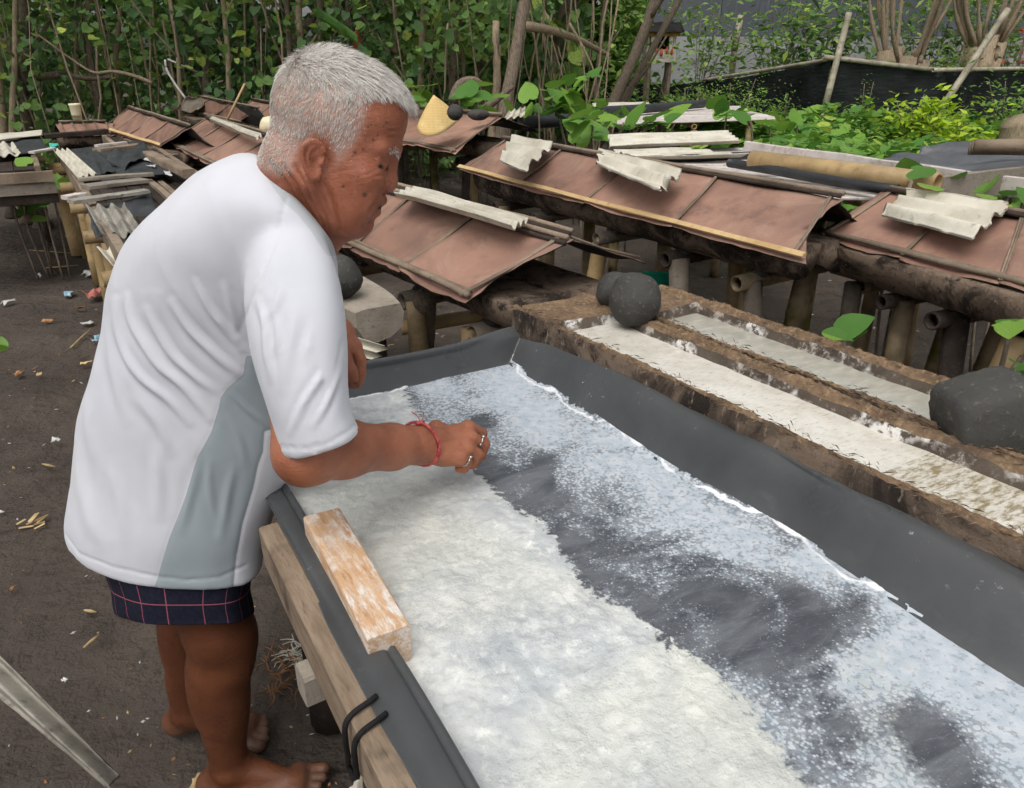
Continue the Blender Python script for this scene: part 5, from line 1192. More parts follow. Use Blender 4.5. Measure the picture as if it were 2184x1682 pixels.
# image-plane tilt: the face looks down towards the bed
view = unit(ray(715, 300)); cam_x = unit(A(1, 0, 0)-view*view[0]); cam_up = np.cross(cam_x, view)
pf = cam_x*math.cos(th_)-cam_up*math.sin(th_); pu = cam_x*math.sin(th_)+cam_up*math.cos(th_)
HX = unit(pf*math.cos(yaw)+view*math.sin(yaw)); HZ = unit(pu-HX*(pu@HX)); HY = np.cross(HZ, HX)
HR = np.stack([HX, HY, HZ], 1)
def h2w(p): return HC+HS*(np.asarray(p, float)@HR.T)
def w2h(P): return ((P-HC)@HR)/HS
NB = w2h(D(600, 470, 1.17)); NB2 = w2h(D(560, 560, 1.24))
def head_sdf(P):
    d = ell(P, (-.010, 0, .034), (.087, .073, .080))
    d = smin(d, ell(P, (.030, 0, .050), (.056, .058, .052)), .03)
    d = smin(d, ell(P, (.030, 0, -.038), (.056, .060, .076)), .03)
    d = smin(d, ell(P, (.042, 0, -.085), (.040, .044, .034)), .02)
    Q = P.copy(); Q[:, 1] = np.abs(Q[:, 1])
    d = smin(d, cap(Q, (-.004, .052, -.060), (.055, .024, -.104), .017, .015), .02)
    d = smin(d, ell(Q, (.052, .040, -.034), (.026, .024, .022)), .018)
    d = smin(d, ell(Q, (.058, .036, -.066), (.020, .018, .022)), .02)
    d = smin(d, cap(Q, (.080, 0, .016), (.064, .044, .010), .0115, .010), .012)
    d = smax(d, -ell(Q, (.092, .030, -.008), (.015, .019, .011)), .012)
    d = smin(d, sph(Q, (.066, .031, -.009), .0135), .004)
    d = smin(d, cap(Q, (.076, .018, -.004), (.066, .047, -.006), .0042, .004), .006)     # upper lid
    d = smin(d, cap(Q, (.075, .020, -.019), (.065, .044, -.019), .004, .0035), .006)     # lower lid bag
    d = smin(d, cap(Q, (.082, 0, .004), (.0865, 0, -.024), .0085, .0105), .008)
    d = smin(d, sph(Q, (.0865, 0, -.031), .0130), .008)
    d = smin(d, ell(Q, (.0765, .0185, -.035), (.0135, .0095, .0110)), .005)
    d = smax(d, -cap(Q, (.067, .0255, -.024), (.064, .0275, -.044), .0022), .004)
    d = smax(d, -ell(Q, (.084, .0085, -.044), (.006, .0045, .005)), .004)
    d = smax(d, -cap(Q, (.072, .025, -.038), (.060, .035, -.060), .0012), .006)            # cheek fold
    d = smin(d, cap(Q, (.0845, 0, -.0570), (.064, .030, -.0675), .0088, .0062), .005)
    d = smin(d, cap(Q, (.0800, 0, -.0765), (.062, .027, -.0755), .0092, .0068), .005)
    d = smax(d, -cap(Q, (.096, 0, -.0660), (.0665, .033, -.0712), .0036, .0026), .003)
    d = smax(d, -cap(Q, (.089, 0, -.0905), (.074, .022, -.090), .0065), .010)
    d = smin(d, ell(Q, (.064, 0, -.101), (.018, .022, .016)), .014)
    # ear
    Re = np.array([[.96, -.0, .28], [0, 1, 0], [-.28, 0, .96]], np.float32)
    q = (Q-np.array((-.014, .0755, -.034), np.float32))/.74
    tl = math.radians(-16); cx_, sx_ = math.cos(tl), math.sin(tl)
    qx = q[:, 0]*cx_-q[:, 2]*sx_; qz = q[:, 0]*sx_+q[:, 2]*cx_; fl = math.radians(24)
    qy = q[:, 1]*math.cos(fl)+qx*math.sin(fl); qx = qx*math.cos(fl)-q[:, 1]*math.sin(fl)
    e = np.stack([qx, qy, qz], 1); wid = .019+.20*np.clip(qz, -.02, .02)
    rr = np.sqrt((qx/wid)**2+(qz/.0315)**2)
    plate = np.maximum(np.abs(qy)-.0030, (rr-1)*.018)
    rim = np.sqrt(((rr-1)*.018)**2+(qy-.003)**2)-.0040
    rim = np.where((qx > .010) & (qz > -.02) & (qz < .012), rim+.003, rim)
    anti = np.sqrt(((np.sqrt(((qx-.002)/.0115)**2+((qz-.002)/.020)**2)-1)*.012)**2+(qy-.003)**2)-.0026
    anti = np.where(qx > .004, anti+.004, anti)
    ear = smin(smin(plate, rim, .004), anti, .003)
    ear = smin(ear, sph(e, (.013, .003, -.004), .0058), .004)                              # tragus
    ear = smin(ear, ell(e, (.004, .001, -.027), (.0105, .0045, .010)), .005)                  # lobe
    ear = smax(ear, -ell(e, (.004, .010, -.003), (.008, .0100, .012)), .004)
    d = smin(d, ear*.74, .005)
    # neck with cords
    d = smin(d, cap(P, (-.036, 0, -.045), NB, .056, .059), .025)
    d = smin(d, cap(P, NB, NB2, .059, .06), .02)
    d = smin(d, cap(P, (.030, 0, -.080), NB+A(.05, 0, -.01), .036, .045), .03)
    return d
hv, hf = nets(head_sdf, (-.125, -.105, -.20), (.115, .105, .13), .0018)
hn = vnormals(hv, hf); hv_w = HC+HS*(hv@HR.T); hn_w = hn@HR.T
px, dep = proj(hv_w); facing = (hn_w*(hv_w-A(0, 0, CH))).sum(1) < 0
def crease(pts, wpx, amp, V=None):
    d, t = segdist(px, pts); tap = np.sin(np.pi*np.clip(t, .03, .97))**.5
    return np.where(facing, -amp*2.3*(np.exp(-(d/(wpx*.8))**2)-.35*np.exp(-((d-wpx*2)/wpx)**2))*tap, 0)
def C1(x, y): return (512+x*.284, 68+y*.284)
disp = np.zeros(len(hv))
for pts, wd, am in (([(225, 960), (330, 1110), (440, 1270), (560, 1420)], 5, .0022), ([(320, 1010), (430, 1160), (520, 1330), (600, 1500)], 5, .0030),
                    ([(410, 1020), (500, 1180), (560, 1320), (650, 1500)], 4.5, .0028), ([(500, 1100), (580, 1230), (640, 1380), (680, 1500)], 4, .0020),
                    ([(640, 1120), (700, 1240), (740, 1380), (760, 1500)], 4, .0028), ([(560, 1130), (640, 1290), (690, 1420)], 3.5, .0016),
                    ([(1100, 745), (1210, 745)], 2.2, .0009), ([(1090, 795), (1210, 800)], 2.2, .0009), ([(1090, 700), (1205, 702)], 2.2, .0007),
                    ([(1050, 1140), (1060, 1200), (1020, 1290), (975, 1340)], 3.4, .0016), ([(985, 1320), (960, 1380), (990, 1440)], 3, .0012),
                    ([(990, 1000), (950, 985), (920, 960)], 2.2, .0008), ([(1000, 1050), (960, 1075), (930, 1070)], 2.2, .0008), ([(1010, 1085), (1070, 1080)], 2.4, .0009)):
    disp += crease([C1(*p) for p in pts], wd*1.15, am*(.62 if pts[0][0] < 800 else .40))
hv_w = hv_w+hn_w*disp[:, None]
# skin colouring carried by the surface: scalp, lips, lid slit, moles
spot = np.zeros(len(hv))
for x, y, r in ((1098, 680, 3.4), (1022, 703, 2.2), (1034, 778, 2.6), (1000, 812, 3.6), (962, 717, 2.6), (923, 884, 3.8), (862, 908, 4.6), (966, 888, 1.8), (916, 1028, 2.2), (886, 1086, 2.8), (936, 1226, 6.4), (776, 1162, 4.2), (664, 960, 2.0), (660, 1022, 2.2), (846, 938, 2.4), (1076, 715, 2), (700, 1180, 2), (760, 1225, 2), (838, 1220, 2), (945, 830, 2), (1050, 690, 1.8), (825, 1100, 1.8), (985, 700, 2.), (1010, 960, 1.8)):
    c = C1(x, y); spot = np.maximum(spot, np.where(facing, 1-np.hypot(px[:, 0]-c[0], px[:, 1]-c[1])/(r*1.5), 0)*1.0)
spot = np.clip(spot, 0, 1)
lip = np.exp(-(np.minimum(cap(np.stack([hv[:, 0], np.abs(hv[:, 1]), hv[:, 2]], 1), (.0845, 0, -.0575), (.066, .027, -.068), .0), cap(np.stack([hv[:, 0], np.abs(hv[:, 1]), hv[:, 2]], 1), (.0805, 0, -.0755), (.064, .025, -.0745), .0))/.0085)**4)
slit = np.exp(-(cap(np.stack([hv[:, 0], np.abs(hv[:, 1]), hv[:, 2]], 1), (.0800, .018, -.0120), (.069, .046, -.0125), 0)/.0048)**2)+np.exp(-(cap(np.stack([hv[:, 0], np.abs(hv[:, 1]), hv[:, 2]], 1), (.090, 0, -.0662), (.0670, .032, -.0712), .0)/.0042)**2)
def hairline(p):                         # >0 where hair grows (head frame)
    x, y, z = p[:, 0], np.abs(p[:, 1]), p[:, 2]
    top = np.where(x > .028, z-(.060+.10*np.clip(.045-y, 0, 1)*0), 9.)
    sf = np.interp(z, [-.035, -.023, .013, .035, .068, .084, .098], [.014, .022, .036, .038, .032, .06, .12])-x
    side = z-np.interp(x, [-.09, -.06, -.035, 0, .03], [-.070, -.074, -.060, -.030, -.030])
    ear = np.hypot((x+.012)/.025, (z+.040)/.036)-1
    return np.minimum(np.minimum(sf, side), np.where(y > .05, ear*.03, 9))
scalp = sstep(hairline(hv), -.006, .010)
BV = [hv_w]; BF = [hf]; off = len(hv_w)
BA = {'scalp': [scalp], 'spot': [spot], 'lip': [lip], 'slit': [np.clip(slit, 0, 1)], 'dark': [np.zeros(len(hv))], 'face': [np.ones(len(hv))]}
def addbody(fn, lo, hi, h, dark=0., fold=None):
    global off
    v, f = nets(fn, lo, hi, h)
    if fold is not None: v = fold(v, f)
    BV.append(v); BF.append(f+off); off += len(v)
    for k in BA: BA[k].append(np.full(len(v), dark if k == 'dark' else 0.))
# ---- near arm and hand (survey points at their own depths)
sh, elb, wr = D(612, 560, 1.13), D(652, 968, 1.085), D(893, 949, 1.30)
kn = {'i': D(999, 913, 1.375), 'm': D(1003, 934, 1.355), 'r': D(996, 955, 1.338), 'p': D(981, 975, 1.322)}
hand_c = D(945, 941, 1.335); nrm = unit(np.cross(kn['p']-kn['i'], kn['m']-wr));
if nrm@A(0, CP, -SP) > 0: nrm = -nrm     # back of the hand faces the camera
fing = {'i': [kn['i'], D(1027, 925, 1.405), D(1026, 950, 1.415), D(1012, 968, 1.408)], 'm': [kn['m'], D(1032, 947, 1.378), D(1026, 972, 1.390), D(1008, 985, 1.385)],
        'r': [kn['r'], D(1018, 969, 1.355), D(1010, 989, 1.366), D(994, 994, 1.362)], 'p': [kn['p'], D(996, 985, 1.335), D(990, 1000, 1.345), D(978, 1000, 1.344)]}
fr_ = {'i': (.0125, .0105, .0095, .0082), 'm': (.0130, .0110, .0098, .0085), 'r': (.0122, .0102, .0092, .008), 'p': (.0110, .0092, .0082, .0072)}
th_p = [D(930, 915, 1.36), D(968, 930, 1.41), D(996, 958, 1.425), D(1010, 972, 1.415)]
def arm_sdf(P):
    d = cap(P, sh, elb, .050, .043)
    m1 = lerp(elb, wr, .30)+A(0, 0, .003)
    d = smin(d, cap(P, elb, m1, .043, .0415), .02); d = smin(d, cap(P, m1, lerp(elb, wr, .72), .0415, .0345), .02); d = smin(d, cap(P, lerp(elb, wr, .72), wr, .0345, .0310), .02)
    hd = cap(P, wr, lerp(wr, hand_c, .6), .030, .028)
    for k in 'imrp':
        b0 = lerp(wr, kn[k], .25); hd = smin(hd, cap(P, b0-nrm*.006, kn[k]-nrm*.005, .0165, .0145), .014)
    hd = smin(hd, cap(P, lerp(kn['i'], wr, .3)-nrm*.012, lerp(kn['p'], wr, .4)-nrm*.012, .015, .014), .02)
    for k in 'imrp': hd = smin(hd, sph(P, kn[k]+nrm*.001, .0128), .008)                     # knuckles
    for k in 'imrp':
        for a, b in ((kn[k]*.75+wr*.25, kn[k]), (kn[k]*.45+wr*.55, kn[k]*.75+wr*.25)): hd = smin(hd, cap(P, a+nrm*.0105, b+nrm*.0080, .0028, .0034), .005)   # tendons
    fg = None
    for k in 'imrp':
        g = None
        for j in range(3):
            q = cap(P, fing[k][j], fing[k][j+1], fr_[k][j], fr_[k][j+1]); g = q if g is None else smin(g, q, .004)
        hd = smin(hd, g, .002); fg = g
    g = None
    for j in range(3):
        q = cap(P, th_p[j], th_p[j+1], (.016, .0125, .0115)[j], (.0125, .0115, .0095)[j]); g = q if g is None else smin(g, q, .006)
    hd = smin(hd, g, .006)
    return smin(d, hd, .018)
pts = np.array([sh, elb, wr]+[q for k in fing for q in fing[k]]+th_p)
def arm_fold(v, f):                       # veins and wrist creases
    n = vnormals(v, f); p, _ = proj(v); fc = (n*(v-A(0, 0, CH))).sum(1) < 0
    def C2(x, y): return (725+x*.2181, 699.6+y*.2181)
    dd = np.zeros(len(v))
    for poly, w_, am in (([(940, 1080), (1050, 1020), (1110, 1000), (1190, 960)], 2.2, .0012), ([(940, 1100), (1060, 1080), (1230, 1090)], 2.2, .0011), ([(930, 1190), (1040, 1180), (1120, 1240), (1160, 1290)], 2.2, .0012),
                         ([(1110, 1000), (1170, 980), (1230, 1000)], 1.8, .0009), ([(960, 1130), (1100, 1115), (1220, 1110)], 2.4, -.0010), ([(860, 960), (880, 1060), (890, 1180)], 2.2, -.0008)):
        d, t = segdist(p, [C2(*q) for q in poly]); dd += np.where(fc, am*np.exp(-(d/w_)**2), 0)
    return v+n*dd[:, None]
hl = np.array([wr, hand_c]+[q for k in fing for q in fing[k]]+th_p)
addbody(arm_sdf, pts.min(0)-.07, pts.max(0)+.05, .0034, 0, arm_fold)
# ---- far hand hanging over the bed edge
lw, lk = D(722, 712, 1.43), D(752, 742, 1.43)
lf = {'i': [D(757, 738, 1.41), D(769, 768, 1.405), D(770, 795, 1.41), D(768, 813, 1.42)], 'm': [D(752, 742, 1.425), D(764, 775, 1.425), D(766, 803, 1.43), D(762, 822, 1.44)],
      'r': [D(742, 748, 1.445), D(752, 780, 1.45), D(754, 805, 1.455), D(750, 822, 1.46)], 'p': [D(732, 752, 1.46), D(740, 780, 1.465), D(741, 798, 1.47), D(738, 810, 1.475)]}
lt = [D(730, 745, 1.39), D(738, 772, 1.375), D(748, 792, 1.372), D(756, 807, 1.378)]
lel = A(-.45, 1.45, .97); lsh = A(-.42, 1.37, 1.20)
def lhand_sdf(P):
    d = cap(P, lsh, lel, .048, .042); d = smin(d, cap(P, lel, lw, .042, .030), .02)
    for k in 'imrp': d = smin(d, cap(P, lw, lf[k][0], .021, .0135), .012)
    for k in 'imrp':
        g = None
        for j in range(3):
            q = cap(P, lf[k][j], lf[k][j+1], (.012, .0105, .0095)[j], (.0105, .0095, .008)[j]); g = q if g is None else smin(g, q, .004)
        d = smin(d, g, .004)
    g = None
    for j in range(3):
        q = cap(P, lt[j], lt[j+1], (.016, .0125, .0115)[j], (.0125, .0115, .009)[j]); g = q if g is None else smin(g, q, .006)
    return smin(d, g, .008)
pts = np.array([lw, lel, lsh]+[q for k in lf for q in lf[k]]+lt)
addbody(lhand_sdf, pts.min(0)-.055, pts.max(0)+.055, .0042)
# ---- legs and bare feet
def leg_sdf(hip, kne, calf, ank, heel, ball, toe, side):
    fwd = unit((toe-heel)*A(1, 1, 0)); lat = np.cross(A(0, 0, 1), fwd)*side
    def fn(P):
        mid = lerp(hip, kne, .6)
        d = smin(cap(P, hip, mid, .085, .076), cap(P, mid, kne+A(0, 0, .03), .076, .064), .03)
        d = smin(d, cap(P, kne+A(0, 0, .03), kne-A(0, 0, .05), .064, .058), .02)
        d = smin(d, ell(P, kne+fwd*.030, (.036, .036, .05)), .03)                               # knee cap
        d = smin(d, cap(P, kne-A(0, 0, .05), ank, .050, .034), .02)
        d = smin(d, ell(P, calf-fwd*.016, (.050, .053, .115)), .045)                               # calf
        d = smin(d, cap(P, ank+A(0, 0, .1), ank, .036, .035), .02)
        d = smin(d, ell(P, ank+lat*.032, (.014, .012, .014)), .012); d = smin(d, ell(P, ank-lat*.030, (.014, .012, .014)), .012)
        d = smin(d, ell(P, heel+A(0, 0, .03), (.036, .033, .032)), .02)
        d = smin(d, cap(P, heel+A(0, 0, .034), ank-fwd*.012, .026, .024), .02)
        d = smin(d, cap(P, ank-A(0, 0, .012)+fwd*.02, ball+A(0, 0, .022), .034, .020), .025)
        d = smin(d, cap(P, ball+A(0, 0, .019)+lat*.026, ball+A(0, 0, .020)-lat*.026, .020, .022), .02)
        d = smin(d, cap(P, heel+A(0, 0, .020)+lat*.01, ball+A(0, 0, .016)+lat*.03, .022, .016), .02)
        for i, (o, L, r) in enumerate(((-.036, .050, .0145), (-.013, .052, .0108), (.006, .045, .0102), (.024, .036, .0098), (.040, .026, .0095))):
            a_ = ball+lat*o*.9+A(0, 0, .017); b_ = ball+fwd*L+lat*o*1.08+A(0, 0, .0125)
            d = smin(d, smin(cap(P, a_, b_, r*1.05, r*.88), sph(P, b_, r*1.02), .004), .006)
        return smax(d, -(P[:, 2]-.001), .004)
    q = np.array([hip, kne, calf, ank, heel, ball, toe]); lo = q.min(0)-A(.11, .11, .01); hi = q.max(0)+A(.11, .11, .09); lo[2] = -.012
    return fn, lo, hi
f_, lo, hi = leg_sdf(A(-.615, 1.20, .80), A(-.580, 1.195, .425), A(-.600, 1.20, .29), A(-.618, 1.20, .075), A(-.655, 1.19, 0), A(-.475, 1.20, 0), A(-.40, 1.21, 0), -1)
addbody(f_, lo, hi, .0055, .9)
f_, lo, hi = leg_sdf(A(-.70, 1.34, .80), A(-.703, 1.345, .43), A(-.722, 1.352, .29), A(-.765, 1.355, .075), A(-.800, 1.36, 0), A(-.635, 1.345, 0), A(-.56, 1.335, 0), 1)
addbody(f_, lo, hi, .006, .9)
t = NT('skin')
n_ = t.noise(30, 6, .65)
c = t.mix(t.ramp(t.noise(14, 5, .6), .3, .7), srgb(170, 108, 80), srgb(144, 87, 63))
c = t.mix(t.ramp(t.noise(70, 6, .7), .55, .8), c, srgb(152, 86, 64))
fc_ = t.attr('face')
c = t.mix(t.math('MULTIPLY', fc_, .7), c, t.mix(t.ramp(t.noise(26, 6, .7), .35, .68), srgb(166, 100, 74), srgb(136, 76, 54)))
c = t.mix(t.math('MULTIPLY', fc_, t.ramp(t.noise(40, 5, .65), .52, .75, 0, .6)), c, srgb(186, 118, 96))
c = t.mix(t.math('MULTIPLY', fc_, t.ramp(t.noise(60, 4, .6), .62, .74)), c, srgb(134, 80, 62))
c = t.mix(t.attr('dark'), c, t.mix(t.ramp(t.noise(9, 4), .35, .7), srgb(84, 47, 27), srgb(104, 60, 36)))  # shade on the legs from body and bed, painted in as darker skin
gp = t.n('ShaderNodeNewGeometry'); sx = t.n('ShaderNodeSeparateXYZ'); t.l(gp.outputs['Position'], sx.inputs[0])
c = t.mix(t.math('MULTIPLY', t.ramp(sx.outputs[2], .0, .07, 1, 0), t.ramp(t.noise(30, 5, .7), .35, .7, .2, .85)), c, srgb(112, 98, 86))
c = t.mix(t.math('MULTIPLY', t.attr('lip'), .9), c, srgb(140, 74, 68))
c = t.mix(t.math('MULTIPLY', t.attr('scalp'), .6), c, t.mix(t.ramp(t.noise(80, 3), .3, .7), srgb(190, 150, 134), srgb(200, 172, 160)))
c = t.mix(t.ramp(t.attr('spot'), .1, .75, 0, .85), c, srgb(76, 56, 48))
c = t.mix(t.ramp(t.attr('slit'), .3, .7), c, srgb(50, 30, 26))
t.p.inputs['Subsurface Weight'].default_value = .05; t.p.inputs['Subsurface Radius'].default_value = (.010, .004, .002); t.p.inputs['Subsurface Scale'].default_value = .5
nm = t.bump(t.noise(420, 4, .7), .22, .0015); nm = t.bump(t.noise(90, 6, .7, (1, 1, 2.2)), .5, .004, nm)
MT['skin'] = t.out(c, t.ramp(n_, .3, .7, .36, .5), nm, .4)
person = thing('person', 'person in white T-shirt and dark checked shorts leaning over the salt bed, pinching salt', 'person', (-.62, 1.27, 0))
mesh('body', np.concatenate(BV), np.concatenate(BF), MT['skin'], person, True, attrs={k: np.concatenate(v) for k, v in BA.items()})
# ---- hair
def hair_strands(n, seed=1):
    rg = np.random.default_rng(seed); tri = rg.integers(0, len(hf), n*8)
    ctr = hv[hf[tri]].mean(1); hl_ = hairline(ctr); nn = hn[hf[tri]].mean(1)
    e1 = hv[hf[tri][:, 1]]-hv[hf[tri][:, 0]]; e2 = hv[hf[tri][:, 3]]-hv[hf[tri][:, 0]]
    root = hv[hf[tri][:, 0]]+e1*rg.random((len(tri), 1))+e2*rg.random((len(tri), 1))
    keep = (hl_ > rg.uniform(-.004, .012, len(tri))) & (ctr[:, 2] > -.11) & ~((np.abs(ctr[:, 1]) > .079) & (ctr[:, 2] < .0))
    root, nn = root[keep][:n], nn[keep][:n]; m = len(root)
    x, y, z = root.T
    up = sstep(z, .045, .10)                                   # top of the head: longer, combed forward
    crown = np.stack([-x*0-.05, y*0, z*0+.11], 1)
    flow = np.stack([.9*up+.10*(1-up)-.25*(1-up)*(x < -.03), .25*np.sign(y)*up, -.25*up-1.0*(1-up)], 1)
    cr = np.exp(-(((x+.055)/.03)**2+((z-.105)/.03)**2)); sw = np.stack([-(z-.1)*0+rg.normal(0, .3, m), rg.normal(0, .6, m), np.full(m, .5)], 1); flow = flow*(1-cr[:, None])+sw*cr[:, None]
    flow += np.stack([n3a(root, 55), n3a(root+3, 55), n3a(root+7, 55)], 1)*.55; flow += rg.normal(0, .16, (m, 3)); flow -= nn*(flow*nn).sum(1, keepdims=True); flow /= np.linalg.norm(flow, axis=1, keepdims=True)+1e-9
    L = (.009+.016*up)*rg.uniform(.55, 1.3, m); fringe = sstep(x, .045, .075)*sstep(z, .05, .08); L += fringe*.014; L *= np.where(z < -.01, .55, 1)
    L *= sstep(hairline(root), -.006, .02)*.6+.4
    lift = (.28+.14*up+.55*sstep(-z, -.01, .03)*(x < -.03))*rg.uniform(.4, 1.5, m)
    P = [root-nn*.001]
    k = 4
    for i in range(1, k+1):
        s = i/k; d = nn*(lift*(1-s*.9))[:, None]+flow*(1-.2*(1-s))+np.array([.25, 0, -.22])*(fringe*s)[:, None]
        d /= np.linalg.norm(d, axis=1, keepdims=True); P.append(P[-1]+d*(L/k)[:, None])
    P = np.stack(P, 1)                                          # m,k+1,3
    side = np.cross(flow, nn); side /= np.linalg.norm(side, axis=1, keepdims=True)
    V = []; rad = np.array([.00034, .00034, .0003, .00024, .00008])
    for i in range(k+1):
        for a in range(3):
            an = 2*math.pi*a/3; V.append(P[:, i]+rad[i]*(side*math.cos(an)+nn*math.sin(an)))
    V = np.stack(V, 1).reshape(-1, 3); base = np.arange(m)[:, None]*(3*(k+1)); F = []
    for i in range(k):
        for a in range(3):
            b = (a+1) % 3; F.append(base+np.array([[i*3+a, i*3+b, i*3+3+b, i*3+3+a]]))
    F = np.concatenate(F); rv = np.repeat(rg.random(m), 3*(k+1))
    return HC+HS*(V@HR.T), F, rv
V, F, rv = hair_strands(26000)
t = NT('grey_hair')
c = t.mix(t.ramp(t.attr('rv'), .1, .9), srgb(214, 208, 200), srgb(240, 236, 228)); c = t.mix(t.ramp(t.attr('rv'), .90, .94), c, srgb(160, 152, 146))
MT['hair'] = t.out(c, .5, None, .35)
mesh('hair', V, F, MT['hair'], person, True, attrs=dict(rv=rv))
eb = MB(); rg = random.Random(3)
for sgn in (-1, 1):
    for k in range(70):
        f = rg.random(); p = np.array([.0855-.019*f**1.6, sgn*(.012+.034*f), .011+.004*math.sin(f*3)]) + np.array([rg.gauss(0, .0015), 0, rg.gauss(0, .0025)])
        d = unit(np.array([rg.uniform(.5, 1.2), sgn*rg.uniform(.2, 1), rg.uniform(-.7, .5)])); L = rg.uniform(.006, .012); q = p+d*L*.5; e = q+unit(d+np.array([0, 0, -.8]))*L*.5
        s = unit(np.cross(d, A(0, 0, 1)))*.0006
        eb.add([h2w(p-s), h2w(p+s), h2w(q+s), h2w(q-s), h2w(e)], [(0, 1, 2, 3), (3, 2, 4)])
eb.build('eyebrows', MT['hair'], person)
# ---- T-shirt: lofted volume, merged, then creased
def ring(Ap, Bp, Np, d, t, n=40, pw=2.3, da=0., db=0.):
    a, b = D(*Ap, d+da), D(*Bp, d+db); c = (a+b)/2; e1 = (b-a)/2; e2 = D(*Np, d-t)-c; R = []
    for k in range(n):
        al = 2*math.pi*k/n; cs, sn = math.cos(al), math.sin(al)
        R.append(c+e1*math.copysign(abs(cs)**(2/pw), cs)+e2*math.copysign(abs(sn)**(2/pw), sn))
    return R
def loft(stations, n=40, pw=2.3):
    V = []; F = []
    for s in stations: V += ring(*s[:5], n=n, pw=pw, da=s[5] if len(s) > 5 else 0, db=s[6] if len(s) > 6 else 0)
    m = len(stations)
    for i in range(m-1):
        for k in range(n):
            q = (k+1) % n; F.append((i*n+k, i*n+q, (i+1)*n+q, (i+1)*n+k))
    F.append(tuple(range(n-1, -1, -1))); F.append(tuple((m-1)*n+k for k in range(n)))
    return np.array(V), F
def dens(st, sub=3):                      # smooth the stations
    X = [np.array(list(s[0])+list(s[1])+list(s[2])+[s[3], s[4]]) for s in st]; out = bend(X, sub)
    return [((x[0], x[1]), (x[2], x[3]), (x[4], x[5]), x[6], x[7]) for x in out]
torso = [((134, 1158), (545, 1178), (385, 1264), 1.50, .150), ((133, 1128), (553, 1140), (380, 1232), 1.495, .155), ((139, 1080), (566, 1095), (378, 1182), 1.48, .16), ((153, 990), (598, 1030), (390, 1080), 1.45, .165), ((166, 887), (640, 950), (405, 960), 1.41, .168),
         ((198, 796), (672, 855), (425, 850), 1.37, .168), ((219, 700), (692, 765), (455, 740), 1.325, .17), ((226, 620), (704, 680), (485, 650), 1.285, .172), ((256, 540), (710, 610), (510, 570), 1.245, .172), ((308, 472), (710, 560), (540, 505), 1.21, .165),
         ((378, 405), (704, 525), (570, 455), 1.18, .15), ((445, 354), (692, 500), (590, 425), 1.16, .125), ((505, 330), (678, 478), (604, 402), 1.15, .095), ((548, 331), (664, 462), (612, 395), 1.145, .070)]
sleeve = [((548, 480), (690, 500), (622, 478), 1.09, .055), ((528, 560), (712, 565), (628, 555), 1.07, .070), ((520, 640), (728, 640), (634, 635), 1.062, .078), ((528, 720), (738, 705), (638, 705), 1.06, .080), ((545, 790), (741, 775), (648, 785), 1.062, .080), ((568, 865), (742, 845), (662, 865), 1.068, .078),
          ((588, 925), (750, 888), (678, 925), 1.075, .075), ((598, 968), (767, 914), (690, 972), 1.08, .073)]
v1, f1 = loft(dens(torso)); v2, f2 = loft(dens(sleeve), 28)
ls_pts = [A(-.42, 1.33, 1.24), A(-.42, 1.38, 1.17), A(-.43, 1.42, 1.08), A(-.44, 1.44, 1.0)]
v3, f3 = tube_geo(ls_pts, [.075, .078, .076, .076], 20)
tmp = MB().add(v1, f1).add(v2, f2).add(v3, f3).build('tmp_shirt', None, None, False, loc=(0, 0, 0))
rm = tmp.modifiers.new('r', 'REMESH'); rm.mode = 'VOXEL'; rm.voxel_size = .0042; rm.adaptivity = 0
dg = bpy.context.evaluated_depsgraph_get(); ev = tmp.evaluated_get(dg); me = ev.to_mesh()
SV = np.zeros(len(me.vertices)*3); me.vertices.foreach_get('co', SV); SV = SV.reshape(-1, 3)
SF = np.array([p.vertices[:] for p in me.polygons if len(p.vertices) == 4]); ev.to_mesh_clear()
bpy.data.objects.remove(tmp)
SV = smooth_v(SV, SF, 14, .5)
sn = vnormals(SV, SF)
if ((sn*(SV-SV.mean(0))).sum(1)).mean() < 0: SF = SF[:, ::-1]; sn = -sn
spx, sd = proj(SV); sfc = (sn*(SV-A(0, 0, CH))).sum(1) < 0.02
sl_ax = np.array([(D(*s[0], s[3])+D(*s[1], s[3]))/2 for s in sleeve]); sl_d = np.full(len(SV), 9.)
for i in range(len(sl_ax)-1): sl_d = np.minimum(sl_d, cap(SV, sl_ax[i], sl_ax[i+1], 0))
is_sl = (sl_d < .088)
def C4(x, y): return (x*.336, 426.6+y*.336)
